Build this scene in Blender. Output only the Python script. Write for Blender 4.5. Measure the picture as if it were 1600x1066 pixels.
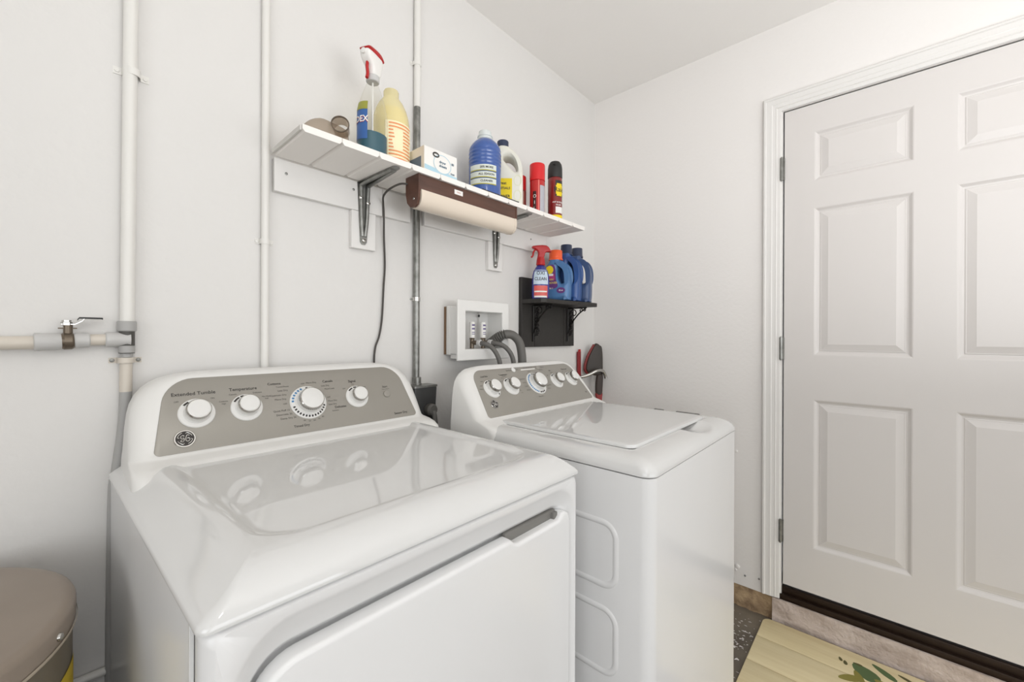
import bpy, bmesh, math, random
from mathutils import Vector, Matrix
random.seed(7)
for o in list(bpy.data.objects):
    bpy.data.objects.remove(o, do_unlink=True)
S = bpy.context.scene
COL = S.collection
PI = math.pi

# ------------------------------------------------------------------ camera
cam_data = bpy.data.cameras.new('camera')
cam_data.sensor_fit = 'HORIZONTAL'
cam_data.sensor_width = 36.0
cam_data.lens = 643.42 / 1600 * 36.0
cam_data.shift_y = -7.92 / 1600
cam_data.clip_start = 0.02
cam = bpy.data.objects.new('camera', cam_data)
COL.objects.link(cam)
yaw, roll = math.radians(42.262), math.radians(0.2334)
F = Vector((math.cos(yaw), math.sin(yaw), 0))
R = Vector((math.sin(yaw), -math.cos(yaw), 0))
U = Vector((0, 0, 1))
R2 = R * math.cos(roll) + U * math.sin(roll)
U2 = U * math.cos(roll) - R * math.sin(roll)
M = Matrix.Identity(4)
for i in range(3):
    M[i][0], M[i][1], M[i][2] = R2[i], U2[i], -F[i]
M.translation = (-2.0945, -1.2596, 1.2318)
cam.matrix_world = M
S.camera = cam

# ------------------------------------------------------------------ light
world = bpy.data.worlds.new('world')
S.world = world
world.use_nodes = True
bg = world.node_tree.nodes['Background']
bg.inputs[0].default_value = (0.93, 0.97, 1.0, 1)
bg.inputs[1].default_value = 1.6

def area(name, loc, target, sx, sy, power, color=(1, 1, 1)):
    l = bpy.data.lights.new(name, 'AREA')
    l.shape = 'RECTANGLE'; l.size = sx; l.size_y = sy; l.energy = power; l.color = color
    o = bpy.data.objects.new(name, l); COL.objects.link(o)
    o.location = loc
    o.rotation_euler = (Vector(target) - Vector(loc)).to_track_quat('-Z', 'Y').to_euler()
    return o
# daylight entering through the open garage door behind the camera; the lamp on the left is added fill
area('garage_door_daylight', (-2.0, -5.35, 1.25), (-1.4, 0, 1.3), 3.6, 2.2, 30, (0.98, 0.99, 1.0))
area('left_fill_light', (-4.5, -2.6, 1.45), (0, -1.9, 1.1), 2.2, 1.5, 18, (0.98, 0.99, 1.0))
# added upward fill without a fixture, out of view, to brighten the ceiling
area('ceiling_fill_uplight', (-1.4, -2.05, 1.35), (-1.2, -1.85, 2.58), 1.2, 1.0, 22, (0.99, 0.99, 1.0))
# added point fills, unseen, standing in for bounced overhead light
def fill_point(loc, power, radius=0.12):
    l = bpy.data.lights.new('overhead_fill_light', 'POINT'); l.energy = power; l.shadow_soft_size = radius; l.color = (1.0, 0.99, 0.975)
    o = bpy.data.objects.new('overhead_fill_light', l); COL.objects.link(o); o.location = loc
fill_point((-2.08, -1.9, 2.12), 8)
fill_point((-3.4, -3.0, 2.12), 6)

S.view_settings.view_transform = 'Standard'
S.view_settings.look = 'None'
S.view_settings.gamma = 1.0
S.view_settings.use_curve_mapping = False
S.view_settings.exposure = -0.03

# ------------------------------------------------------------------ materials
def lin(c):
    r = []
    for v in c[:3]:
        v = v / 255.0
        r.append(v / 12.92 if v <= 0.04045 else ((v + 0.055) / 1.055) ** 2.4)
    return (*r, 1.0)

def mat(name, rgb, rough=0.5, metal=0.0, bump=None, mottle=None, coat=0.0, alpha_glass=None, spec=0.5, sss=0.0):
    """bump=(scale, strength, detail); mottle=(rgb2, scale, low, high, stretch)"""
    m = bpy.data.materials.new(name)
    m.use_nodes = True
    nt = m.node_tree; n = nt.nodes; L = nt.links
    b = n['Principled BSDF']
    b.inputs['Base Color'].default_value = lin(rgb)
    b.inputs['Roughness'].default_value = rough
    b.inputs['Metallic'].default_value = metal
    b.inputs['Specular IOR Level'].default_value = spec
    if coat:
        b.inputs['Coat Weight'].default_value = coat
        b.inputs['Coat Roughness'].default_value = 0.03
    tc = n.new('ShaderNodeTexCoord')
    if mottle:
        rgb2, sc, lo, hi, st = mottle
        mp = n.new('ShaderNodeMapping'); mp.inputs['Scale'].default_value = st
        L.new(tc.outputs['Object'], mp.inputs['Vector'])
        tx = n.new('ShaderNodeTexNoise'); tx.inputs['Scale'].default_value = sc; tx.inputs['Detail'].default_value = 5
        L.new(mp.outputs[0], tx.inputs['Vector'])
        rp = n.new('ShaderNodeValToRGB')
        rp.color_ramp.elements[0].position = lo; rp.color_ramp.elements[0].color = lin(rgb)
        rp.color_ramp.elements[1].position = hi; rp.color_ramp.elements[1].color = lin(rgb2)
        L.new(tx.outputs['Fac'], rp.inputs[0]); L.new(rp.outputs[0], b.inputs['Base Color'])
    if bump:
        tx = n.new('ShaderNodeTexNoise'); tx.inputs['Scale'].default_value = bump[0]
        tx.inputs['Detail'].default_value = bump[2] if len(bump) > 2 else 3
        L.new(tc.outputs['Object'], tx.inputs['Vector'])
        bp = n.new('ShaderNodeBump'); bp.inputs['Strength'].default_value = bump[1]; bp.inputs['Distance'].default_value = 0.004
        L.new(tx.outputs['Fac'], bp.inputs['Height']); L.new(bp.outputs[0], b.inputs['Normal'])
    return m

def clear(name, rgb, gloss=0.12, body=0.0, body_rgb=(255, 255, 255)):
    """thin clear plastic: tinted see-through film with a fresnel gloss, partly milky"""
    m = bpy.data.materials.new(name); m.use_nodes = True
    nt = m.node_tree; n = nt.nodes; L = nt.links
    n.remove(n['Principled BSDF']); out = n['Material Output']
    tr = n.new('ShaderNodeBsdfTransparent'); tr.inputs[0].default_value = lin(rgb)
    gl = n.new('ShaderNodeBsdfGlossy'); gl.inputs['Roughness'].default_value = 0.08
    df = n.new('ShaderNodeBsdfDiffuse'); df.inputs[0].default_value = lin(body_rgb)
    m1 = n.new('ShaderNodeMixShader'); m1.inputs[0].default_value = body
    L.new(tr.outputs[0], m1.inputs[1]); L.new(df.outputs[0], m1.inputs[2])
    lw = n.new('ShaderNodeLayerWeight'); lw.inputs[0].default_value = 0.5
    fr = n.new('ShaderNodeMath'); fr.operation = 'POWER'; fr.inputs[1].default_value = 4.0; L.new(lw.outputs['Facing'], fr.inputs[0])
    f2 = n.new('ShaderNodeMath'); f2.operation = 'MULTIPLY_ADD'; f2.inputs[1].default_value = 0.45; f2.inputs[2].default_value = 0.025; L.new(fr.outputs[0], f2.inputs[0]); fr = f2
    mx = n.new('ShaderNodeMixShader')
    L.new(fr.outputs[0], mx.inputs[0]); L.new(m1.outputs[0], mx.inputs[1]); L.new(gl.outputs[0], mx.inputs[2])
    L.new(mx.outputs[0], out.inputs['Surface'])
    return m

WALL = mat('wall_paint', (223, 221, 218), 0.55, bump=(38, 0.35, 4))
WALLR = mat('wall_paint_smooth', (236, 233, 230), 0.6, bump=(60, 0.22, 3))
CEIL = mat('ceiling_paint', (240, 238, 235), 0.8, bump=(70, 0.15, 3))
DOORP = mat('door_paint', (217, 213, 210), 0.38)
TRIMP = mat('trim_paint', (228, 226, 223), 0.35)
CONC = mat('concrete_floor', (96, 88, 78), 0.7, bump=(30, 0.4, 5), mottle=((128, 119, 105), 7, 0.35, 0.7, (1, 1, 1)))
STEM = mat('concrete_stem', (186, 160, 126), 0.9, bump=(60, 1.6, 8), mottle=((140, 116, 90), 24, 0.4, 0.66, (1, 1, 1)))
CURB = mat('painted_step', (206, 192, 184), 0.8, bump=(70, 1.6, 8), mottle=((176, 160, 150), 22, 0.42, 0.68, (1, 0.5, 1)))
BRONZE = mat('bronze_threshold', (44, 30, 21), 0.45, metal=0.4)
ENAMEL = mat('white_enamel', (219, 219, 218), 0.03, spec=0.8)
ENAMEL_SIDE = mat('white_painted_steel', (233, 233, 233), 0.2, spec=0.45)
PLASTIC_W = mat('white_plastic', (228, 227, 224), 0.28)
CONSOLE_W = mat('console_plastic', (230, 229, 226), 0.3)
PANEL = mat('silver_grey_panel', (155, 151, 143), 0.33, metal=0.2)
INK = mat('dark_ink', (52, 48, 46), 0.6)
INK_BLUE = mat('blue_ink', (70, 130, 180), 0.6)
CHROME = mat('chrome_ring', (190, 188, 184), 0.15, metal=1.0)
DARKGAP = mat('dark_gap', (38, 38, 38), 0.7)
GAPGREY = mat('grey_gap', (120, 118, 114), 0.6)
SHELFP = mat('shelf_paint', (240, 236, 231), 0.5, bump=(50, 0.2, 3))
CLEATP = mat('cleat_paint', (230, 228, 225), 0.5, bump=(40, 0.15, 3))
STEEL = mat('galvanised_steel', (150, 150, 146), 0.38, metal=0.75, mottle=((120, 120, 116), 40, 0.4, 0.7, (1, 1, 1)))
BROWN = mat('brown_lamp_enamel', (92, 60, 47), 0.4, mottle=((72, 46, 36), 20, 0.4, 0.7, (0.3, 1, 2)))
DIFFUSER = mat('lamp_diffuser', (222, 209, 193), 0.3)
CORD = mat('dark_cord', (70, 66, 62), 0.6)
PIPEW = mat('pipe_white', (230, 228, 223), 0.35)
PIPEBEIGE = mat('pipe_beige', (210, 202, 190), 0.4)
FITTING = mat('grey_fitting', (196, 195, 193), 0.4)
FITTING_D = mat('grey_fitting_dark', (168, 167, 165), 0.45)
BRASS = mat('dull_brass', (112, 101, 88), 0.35, metal=0.7)
BLACKP = mat('black_plastic', (34, 33, 32), 0.45)
BLACKWOOD = mat('black_painted_wood', (40, 37, 34), 0.55, bump=(60, 0.4, 4))
IRON = mat('black_iron', (30, 28, 26), 0.35, metal=0.5)
GREYRUB = mat('grey_hose_rubber', (98, 96, 92), 0.55)
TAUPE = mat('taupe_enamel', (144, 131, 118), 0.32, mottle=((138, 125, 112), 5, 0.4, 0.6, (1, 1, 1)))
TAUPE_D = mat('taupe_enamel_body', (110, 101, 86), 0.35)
YELLOW = mat('yellow_label', (236, 208, 20), 0.5)
WHITEL = mat('white_label', (236, 234, 230), 0.5)
RED = mat('red_plastic', (178, 26, 28), 0.35)
REDCAN = mat('red_can', (186, 30, 30), 0.3, coat=0.3)
DKRED = mat('dark_red_can', (128, 30, 28), 0.3, coat=0.3)
ORANGE = mat('orange_plastic', (240, 96, 48), 0.4)
NAVY = mat('navy_plastic', (42, 52, 78), 0.4)
JUGBLUE = mat('blue_jug_plastic', (82, 124, 172), 0.3)
JUGBLUE2 = mat('deep_blue_jug_plastic', (52, 86, 144), 0.3)
JUGBLUE3 = mat('slate_blue_jug_plastic', (60, 82, 122), 0.32)
MAT_TAN = mat('mat_tan', (234, 220, 180), 0.6, mottle=((222, 206, 162), 6, 0.35, 0.7, (6, 0.5, 1)))
MAT_EDGE = mat('mat_edge', (104, 84, 58), 0.7)

# ------------------------------------------------------------------ helpers
def put(o, label=None, cat=None, group=None, kind=None):
    if label: o['label'] = label
    if cat: o['category'] = cat
    if group: o['group'] = group
    if kind: o['kind'] = kind
    return o

def thing(name, label, cat, loc, rz=0.0, group=None, kind=None):
    o = bpy.data.objects.new(name, None); COL.objects.link(o)
    o.empty_display_size = 0.05
    o.location = loc; o.rotation_euler = (0, 0, rz)
    return put(o, label, cat, group, kind)

def rootloc(o):
    v = Vector((0, 0, 0))
    while o is not None:
        v += o.location; o = o.parent
    return v

def finish(name, me, m, parent, smooth):
    me.materials.append(m) if m else None
    if smooth is not False:
        for p in me.polygons: p.use_smooth = True
        me.set_sharp_from_angle(angle=math.radians(smooth if smooth is not True else 35))
    o = bpy.data.objects.new(name, me); COL.objects.link(o)
    if parent: o.parent = parent
    return o

def build(name, vf, m, parent=None, smooth=35, local=False):
    """vf = (verts, faces) in world space; a part's verts are shifted into its parent's space"""
    v, f = vf
    if parent and not local:
        c = rootloc(parent); v = [(a[0] - c[0], a[1] - c[1], a[2] - c[2]) for a in v]
    me = bpy.data.meshes.new(name)
    me.from_pydata([tuple(a) for a in v], [], f)
    bm = bmesh.new(); bm.from_mesh(me); bmesh.ops.recalc_face_normals(bm, faces=bm.faces); bm.to_mesh(me); bm.free()
    o = finish(name, me, m, parent, smooth)
    if parent and name in ('printed_lettering', 'brand_lettering', 'brand_shadow', 'printed_lines', 'printed_band', 'barcode', 'monogram', 'label_bar', 'yellow_burst'): o['kind'] = 'stuff'
    return o

def single(name, vf, m, label, cat, group=None, kind=None, smooth=35):
    """a thing of one mesh with its origin at its base"""
    v, f = vf
    xs = [a[0] for a in v]; ys = [a[1] for a in v]; zs = [a[2] for a in v]
    c = ((min(xs) + max(xs)) / 2, (min(ys) + max(ys)) / 2, min(zs))
    o = build(name, ([(a[0] - c[0], a[1] - c[1], a[2] - c[2]) for a in v], f), m, None, smooth)
    o.location = c
    return put(o, label, cat, group, kind)

def join(*parts):
    V, Fc = [], []
    for v, f in parts:
        k = len(V); V += list(v); Fc += [tuple(i + k for i in q) for q in f]
    return V, Fc

def xf(vf, loc=(0, 0, 0), rz=0, ry=0, rx=0):
    m = Matrix.Translation(loc) @ Matrix.Rotation(rz, 4, 'Z') @ Matrix.Rotation(ry, 4, 'Y') @ Matrix.Rotation(rx, 4, 'X')
    return [tuple(m @ Vector(a)) for a in vf[0]], vf[1]

def box(x0, x1, y0, y1, z0, z1, bev=0.0, seg=2):
    bm = bmesh.new()
    bmesh.ops.create_cube(bm, size=1)
    for v in bm.verts:
        v.co = Vector((x0 + (v.co.x + .5) * (x1 - x0), y0 + (v.co.y + .5) * (y1 - y0), z0 + (v.co.z + .5) * (z1 - z0)))
    if bev > 0:
        bmesh.ops.bevel(bm, geom=list(bm.edges), offset=bev, segments=seg, profile=0.5, affect='EDGES')
    bm.verts.index_update()
    r = [tuple(v.co) for v in bm.verts], [tuple(v.index for v in f.verts) for f in bm.faces]
    bm.free(); return r

def loft(rings, cap0=True, cap1=True, closed=True):
    V, Fc = [], []
    n = len(rings[0])
    for r in rings: V += list(r)
    for k in range(len(rings) - 1):
        for i in range(n if closed else n - 1):
            j = (i + 1) % n
            Fc.append((k * n + i, k * n + j, (k + 1) * n + j, (k + 1) * n + i))
    if cap0: Fc.append(tuple(range(n))[::-1])
    if cap1: Fc.append(tuple((len(rings) - 1) * n + i for i in range(n)))
    return V, Fc

def lathe(prof, seg=32, sx=1.0, sy=1.0, loc=(0, 0, 0), cap0=True, cap1=True):
    rings = [[(loc[0] + r * sx * math.cos(2 * PI * i / seg), loc[1] + r * sy * math.sin(2 * PI * i / seg), loc[2] + z) for i in range(seg)] for r, z in prof]
    return loft(rings, cap0, cap1)

def axis_lathe(prof, origin, axis, seg=24, cap0=True, cap1=True):
    """prof = [(radius, distance along axis)]"""
    q = Vector(axis).normalized().to_track_quat('Z', 'Y').to_matrix()
    v, f = lathe(prof, seg, cap0=cap0, cap1=cap1)
    return [tuple(Vector(origin) + q @ Vector(a)) for a in v], f

def cyl(a, b, r, seg=16, r2=None):
    a, b = Vector(a), Vector(b)
    return axis_lathe([(r, 0), (r2 if r2 is not None else r, (b - a).length)], a, b - a, seg)

def smooth_path(pts, n=8):
    P = [Vector(p) for p in pts]; out = []
    for i in range(len(P) - 1):
        p0 = P[max(i - 1, 0)]; p1 = P[i]; p2 = P[i + 1]; p3 = P[min(i + 2, len(P) - 1)]
        for k in range(n):
            t = k / n
            out.append(0.5 * ((2 * p1) + (p2 - p0) * t + (2 * p0 - 5 * p1 + 4 * p2 - p3) * t * t + (3 * p1 - p0 - 3 * p2 + p3) * t ** 3))
    out.append(P[-1]); return out

def tube(pts, rad, seg=10, n=8, smooth=True):
    P = smooth_path(pts, n) if smooth else [Vector(p) for p in pts]
    rings = []; N = len(P)
    up = None
    for i, p in enumerate(P):
        t = (P[min(i + 1, N - 1)] - P[max(i - 1, 0)]).normalized()
        if up is None:
            up = Vector((0, 0, 1)) if abs(t.z) < 0.9 else Vector((1, 0, 0))
        a = t.cross(up).normalized(); up = a.cross(t).normalized()
        r = rad(i / (N - 1)) if callable(rad) else rad
        rings.append([tuple(p + a * r * math.cos(2 * PI * k / seg) + up * r * math.sin(2 * PI * k / seg)) for k in range(seg)])
    return loft(rings)

def rrect(x0, x1, y0, y1, r, n=6, r4=None):
    """rounded rectangle outline, counter-clockwise from bottom-left corner; r4 = radii (bl, br, tr, tl)"""
    R4 = r4 or (r, r, r, r); out = []
    for (cx, cy, a0, rr) in ((x0 + R4[0], y0 + R4[0], PI, R4[0]), (x1 - R4[1], y0 + R4[1], 1.5 * PI, R4[1]),
                             (x1 - R4[2], y1 - R4[2], 0, R4[2]), (x0 + R4[3], y1 - R4[3], 0.5 * PI, R4[3])):
        for k in range(n + 1):
            a = a0 + k / n * PI / 2
            out.append((cx + rr * math.cos(a), cy + rr * math.sin(a)))
    return out

def puffy(outer, holes, depth, bev, m=None, res=4):
    """closed outline in local x-z, extruded along y with rounded edges; real thickness"""
    cu = bpy.data.curves.new('outline', 'CURVE'); cu.dimensions = '2D'; cu.fill_mode = 'BOTH'
    cu.extrude = max(depth / 2 - bev, 0.0001); cu.bevel_depth = bev; cu.bevel_resolution = res; cu.offset = -bev
    for pts in [outer] + list(holes):
        sp = cu.splines.new('POLY'); sp.points.add(len(pts) - 1); sp.use_cyclic_u = True
        for k, q in enumerate(pts): sp.points[k].co = (q[0], q[1], 0, 1)
    ob = bpy.data.objects.new('outline', cu)
    me = bpy.data.meshes.new_from_object(ob)
    bm = bmesh.new(); bm.from_mesh(me); bmesh.ops.remove_doubles(bm, verts=bm.verts, dist=1e-5)
    bm.verts.index_update()
    r = [(v.co.x, -v.co.z, v.co.y) for v in bm.verts], [tuple(v.index for v in f.verts) for f in bm.faces]
    bm.free(); bpy.data.meshes.remove(me); bpy.data.objects.remove(ob); bpy.data.curves.remove(cu)
    return r

def smooth2(pts, n=5):
    """closed Catmull-Rom through 2D points"""
    N = len(pts); out = []
    for i in range(N):
        p = [Vector((*pts[(i + k - 1) % N], 0)) for k in range(4)]
        for k in range(n):
            t = k / n
            q = 0.5 * ((2 * p[1]) + (p[2] - p[0]) * t + (2 * p[0] - 5 * p[1] + 4 * p[2] - p[3]) * t * t + (3 * p[1] - p[0] - 3 * p[2] + p[3]) * t ** 3)
            out.append((q.x, q.y))
    return out

_txt = {}
def text2d(s, size, align='CENTER', bold=0.0):
    key = (s, size, align, bold)
    if key not in _txt:
        cu = bpy.data.curves.new('lettering', 'FONT'); cu.body = s; cu.size = size; cu.align_x = align; cu.align_y = 'CENTER'
        cu.offset = bold; cu.resolution_u = 2
        ob = bpy.data.objects.new('lettering', cu)
        me = bpy.data.meshes.new_from_object(ob)
        _txt[key] = [(v.co.x, v.co.y) for v in me.vertices], [tuple(p.vertices) for p in me.polygons]
        bpy.data.meshes.remove(me); bpy.data.objects.remove(ob); bpy.data.curves.remove(cu)
    return _txt[key]

def plane_map(vf2, fn):
    return [fn(a[0], a[1]) for a in vf2[0]], vf2[1]

def wrap_patch(rad, a0, a1, z0, z1, off=0.0006, n=14, m=6, loc=(0, 0, 0), sx=1, sy=1):
    """label strip on a turned surface; rad(z) radius; angles in radians"""
    V, Fc = [], []
    for j in range(m + 1):
        z = z0 + (z1 - z0) * j / m; r = rad(z) + off
        for i in range(n + 1):
            a = a0 + (a1 - a0) * i / n
            V.append((loc[0] + r * sx * math.cos(a), loc[1] + r * sy * math.sin(a), loc[2] + z))
    for j in range(m):
        for i in range(n):
            k = j * (n + 1) + i; Fc.append((k, k + 1, k + n + 2, k + n + 1))
    return V, Fc

def wrap_text(s, size, rad, a, z, off=0.0012, loc=(0, 0, 0), sx=1, sy=1, bold=0.0):
    v, f = text2d(s, size, 'CENTER', bold)
    out = []
    for (x, y) in v:
        r = rad(z + y) + off; b = a + x / r
        out.append((loc[0] + r * sx * math.cos(b), loc[1] + r * sy * math.sin(b), loc[2] + z + y))
    return out, f

def interp(prof):
    P = sorted((z, r) for r, z in prof)
    def fn(z):
        if z <= P[0][0]: return P[0][1]
        for (z0, r0), (z1, r1) in zip(P, P[1:]):
            if z <= z1: return r0 + (r1 - r0) * (z - z0) / max(z1 - z0, 1e-6)
        return P[-1][1]
    return fn

# ================================================================== SETTING
H = 2.583
XL, YF = -4.6, -5.5
def structure(name, vf, m, smooth=False):
    o = build(name, vf, m, None, smooth); o['kind'] = 'structure'; return o
structure('floor', box(XL - .15, .3, YF - 3.0, .15, -.12, 0), CONC)
structure('ceiling', box(XL - .15, .15, YF - .15, .15, H, H + .12), CEIL)
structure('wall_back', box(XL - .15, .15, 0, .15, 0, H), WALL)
structure('wall_left', join(box(XL - .15, XL, -1.45, 0, 0, H), box(XL - .15, XL, YF, -3.75, 0, H), box(XL - .15, XL, -3.75, -1.45, 0, .65), box(XL - .15, XL, -3.75, -1.45, 2.25, H)), WALLR)
DY0, DY1 = -0.918, -1.858      # door opening in the right wall
structure('wall_right', join(box(0, .12, DY0, 0, .10, H), box(0, .12, YF, DY1, .10, H), box(0, .12, DY1, DY0, 2.212, H)), WALLR)
structure('wall_front', join(box(XL, -4.2, YF - .15, YF, 0, H), box(-.2, .12, YF - .15, YF, 0, H), box(-4.2, -.2, YF - .15, YF, 2.35, H)), WALLR)
# bare concrete base of the right wall, its lower edge chipped
rnd = random.Random(3)
def rough_strip(y0, y1, z0, z1, x, n, amp):
    V, Fc = [], []
    for j in range(5):
        for i in range(n + 1):
            y = y0 + (y1 - y0) * i / n; z = z0 + (z1 - z0) * j / 4
            V.append((x + rnd.uniform(-amp, amp), y, z))
    for j in range(4):
        for i in range(n):
            k = j * (n + 1) + i; Fc.append((k, k + 1, k + n + 2, k + n + 1))
    b = len(V)
    return V, Fc
structure('baseboard_right', join(rough_strip(-.896, -.01, 0, .097, .006, 60, .004), box(.012, .12, -.90, 0, 0, .0985)), STEM, 40)
structure('baseboard_front', box(.006, .12, YF, -1.90, 0, .0985), STEM)

rf = random.Random(11)
fl_v, fl_f = [], []
for k in range(90):
    cx, cy = rf.uniform(-.50, -.03), rf.uniform(-.862, -.70)
    if rf.random() < .35: cx, cy = rf.gauss(-.22, .03), rf.gauss(-.83, .02)
    rr = rf.uniform(.001, .0055) * (1 if rf.random() < .8 else 1.8); n = 7; b0 = len(fl_v)
    for zz in (.0002, .0009):
        for i in range(n):
            a = 2 * PI * i / n; q = rr * (0.55 + 0.45 * math.sin(i * 2.3 + k)) 
            fl_v.append((cx + q * math.cos(a), cy + 1.5 * q * math.sin(a), zz))
    fl_f.append(tuple(b0 + n + i for i in range(n)))
    for i in range(n): fl_f.append((b0 + i, b0 + (i + 1) % n, b0 + n + (i + 1) % n, b0 + n + i))
put(single('paint_flakes', (fl_v, fl_f), WALLR, 'pale paint specks spattered on bare concrete beside the mat', 'paint specks', smooth=False), kind='stuff')

# concrete step under the door, painted, with a worn top edge
step = join(rough_strip(-1.92, -.897, 0, .104, -.012, 70, .0025), box(-.009, .14, -1.918, -.899, 0, .1035, .004, 2))
structure('trim_4', step, CURB, 40)
# bronze threshold
structure('trim_3', join(box(-.004, .13, -1.856, -.922, .104, .128, .002), box(.010, .13, -1.856, -.922, .126, .158, .004)), BRONZE, 30)

# door casing, fluted, mitred
prof = [(0, 0), (0, .014), (.004, .018), (.010, .018), (.013, .0145), (.024, .0135), (.032, .0145), (.035, .0125), (.046, .0115), (.049, .0125), (.052, .0095), (.0635, .0085), (.066, .006), (.066, 0)]
def casing():
    y0, y1, zt, zb = -.857, -1.920, 2.269, .108
    rings = []
    for path in ('a', 'b', 'c', 'd'):
        ring = []
        for w, t in prof:
            if path == 'a': ring.append((-t, y0 - w, zb))
            if path == 'b': ring.append((-t, y0 - w, zt - w))
            if path == 'c': ring.append((-t, y1 + w, zt - w))
            if path == 'd': ring.append((-t, y1 + w, zb))
        rings.append(ring)
    return loft(rings)
structure('trim_1', casing(), TRIMP, 20)
# jamb lining
structure('trim_2', join(box(.0, .12, -.9285, -.918, .108, 2.2015), box(.0, .12, -1.858, -1.847, .108, 2.2015), box(.0, .12, -1.858, -.918, 2.2015, 2.212)), TRIMP)

# the six-panel door
DX = 0.002
cols = [(-1.333, -1.038), (-1.736, -1.441)]
rows = [(1.878, 2.082), (1.156, 1.766), (.357, .974)]
ya, yb_, za, zb_ = -1.844, -.932, .170, 2.198
slab = []
ys = [ya, cols[1][0], cols[1][1], cols[0][0], cols[0][1], yb_]
zs = [za, rows[2][0], rows[2][1], rows[1][0], rows[1][1], rows[0][0], rows[0][1], zb_]
V, Fc = [], []
for z in zs:
    for y in ys: V.append((DX, y, z))
for j in range(7):
    for i in range(5):
        if i in (1, 3) and j in (1, 3, 5): continue
        k = j * 6 + i; Fc.append((k, k + 1, k + 7, k + 6))
slab_vf = join((V, Fc), box(DX + .012, DX + .044, ya, yb_, za, zb_),
               box(DX, DX + .012, ya, ya + .002, za, zb_), box(DX, DX + .012, yb_ - .002, yb_, za, zb_), box(DX, DX + .012, ya, yb_, zb_ - .002, zb_), box(DX, DX + .012, ya, yb_, za, za + .002))
door = structure('door_1', slab_vf, DOORP, False)
door['label'] = 'white six-panel door with three hinges in the right wall'
pprof = [(0, 0), (.004, .0012), (.009, .006), (.013, .0085), (.018, .0095), (.0215, .0075), (.0235, .0078), (.044, .0022), (.046, .0015)]
for c in cols:
    for r in rows:
        rings = []
        for off, d in pprof:
            rings.append([(DX + d, c[0] + off, r[0] + off), (DX + d, c[1] - off, r[0] + off), (DX + d, c[1] - off, r[1] - off), (DX + d, c[0] + off, r[1] - off)])
        build('panel', loft(rings, cap0=False), DOORP, door, 14)
for z0, z1 in ((1.905, 2.0), (1.136, 1.230), (.354, .447)):
    hz = join(cyl((-.010, -.9255, z0), (-.010, -.9255, z1), .0062, 12), box(-.006, .003, -.936, -.9265, z0, z1), cyl((-.010, -.9255, z0 - .004), (-.010, -.9255, z1 + .004), .0035, 8))
    hp = build('hinge', hz, STEEL, door, 30)
    hp['label'] = 'grey steel butt hinge'
# plaster flaws on the lower right wall
for k, (y, z, r) in enumerate(((-.758, .180, .010), (-.752, .163, .005), (-.790, .150, .004), (-.845, .157, .004), (-.752, .707, .006))):
    put(single('wall_plug', axis_lathe([(r, 0), (r, .003), (r * .6, .005), (.0005, .0052)], (0, y, z), (-1, 0, 0), 10), STEEL if k in (3, 2) else WALLR,
        ['pale plaster lump low on wall beside washer', 'tiny pale plaster bit below the plaster lump', 'small grey screw head left of door casing foot', 'grey screw head nearest the foot of door casing', 'pale nail pop on wall just right of washer top'][k], 'wall flaw'), group='fixings on the right wall')

# ================================================================== APPLIANCES
def ring_xy(x0, x1, y0, y1, r, z, n=6, r4=None, sub=0):
    out = []
    pts = rrect(x0, x1, y0, y1, r, n, r4)
    for i, (x, y) in enumerate(pts):
        out.append((x, y, z))
        if sub and i == n:                       # extra points along the front edge
            x2 = pts[i + 1][0]
            for k in range(1, sub): out.append((x + (x2 - x) * k / sub, y, z))
    return out

def deck(x0, x1, yf, yb, rings, n=6, sub=0):
    """rings: (side inset, front inset, corner radius, z)"""
    RR = []
    for s, f, r, z in rings:
        RR.append(ring_xy(x0 + s, x1 - s, yf + f, yb, 0, z, n, (max(r, .0008), max(r, .0008), .004, .004), sub))
    return loft(RR, cap0=True)

def console_mesh(xc, yb, levels, nfront=26, ncorner=7):
    """levels: (z, half width, y front, corner radius, ear)"""
    rings = []
    for z, hw, yf, r, ear in levels:
        ring = [(-hw, yb)]
        for k in range(1, 5): ring.append((-hw, yb + (yf + r - yb) * k / 5))
        for k in range(ncorner + 1):
            a = PI + k / ncorner * PI / 2
            ring.append((-hw + r + r * math.cos(a), yf + r + r * math.sin(a)))
        for k in range(1, nfront):
            ring.append((-hw + r + (2 * hw - 2 * r) * k / nfront, yf))
        for k in range(ncorner + 1):
            a = 1.5 * PI + k / ncorner * PI / 2
            ring.append((hw - r + r * math.cos(a), yf + r + r * math.sin(a)))
        for k in range(4, -1, -1): ring.append((hw, yb + (yf + r - yb) * k / 5))
        out = []
        for x, y in ring:
            t = max(0, min(1, (abs(x) - .285) / .055)); t = t * t * (3 - 2 * t)
            w = max(0, min(1, (yb - y) / max(yb - yf - r, 1e-4)))
            out.append((xc + x, y - ear * t * w * w, z))
        rings.append(out)
    return loft(rings, cap0=True, cap1=True)

class Face:
    """flat sloping control face: s across, t up the slope, h out of it"""
    def __init__(self, xc, P0, P1):
        self.o = Vector((xc, P0[0], P0[1])); self.e = (Vector((0, P1[0], P1[1])) - Vector((0, P0[0], P0[1])))
        self.L = self.e.length; self.e.normalize(); self.n = Vector((1, 0, 0)).cross(self.e); 
        if self.n.y > 0: self.n = -self.n
    def p(self, s, t, h=0.0): return tuple(self.o + Vector((s, 0, 0)) + self.e * t + self.n * h)

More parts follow.
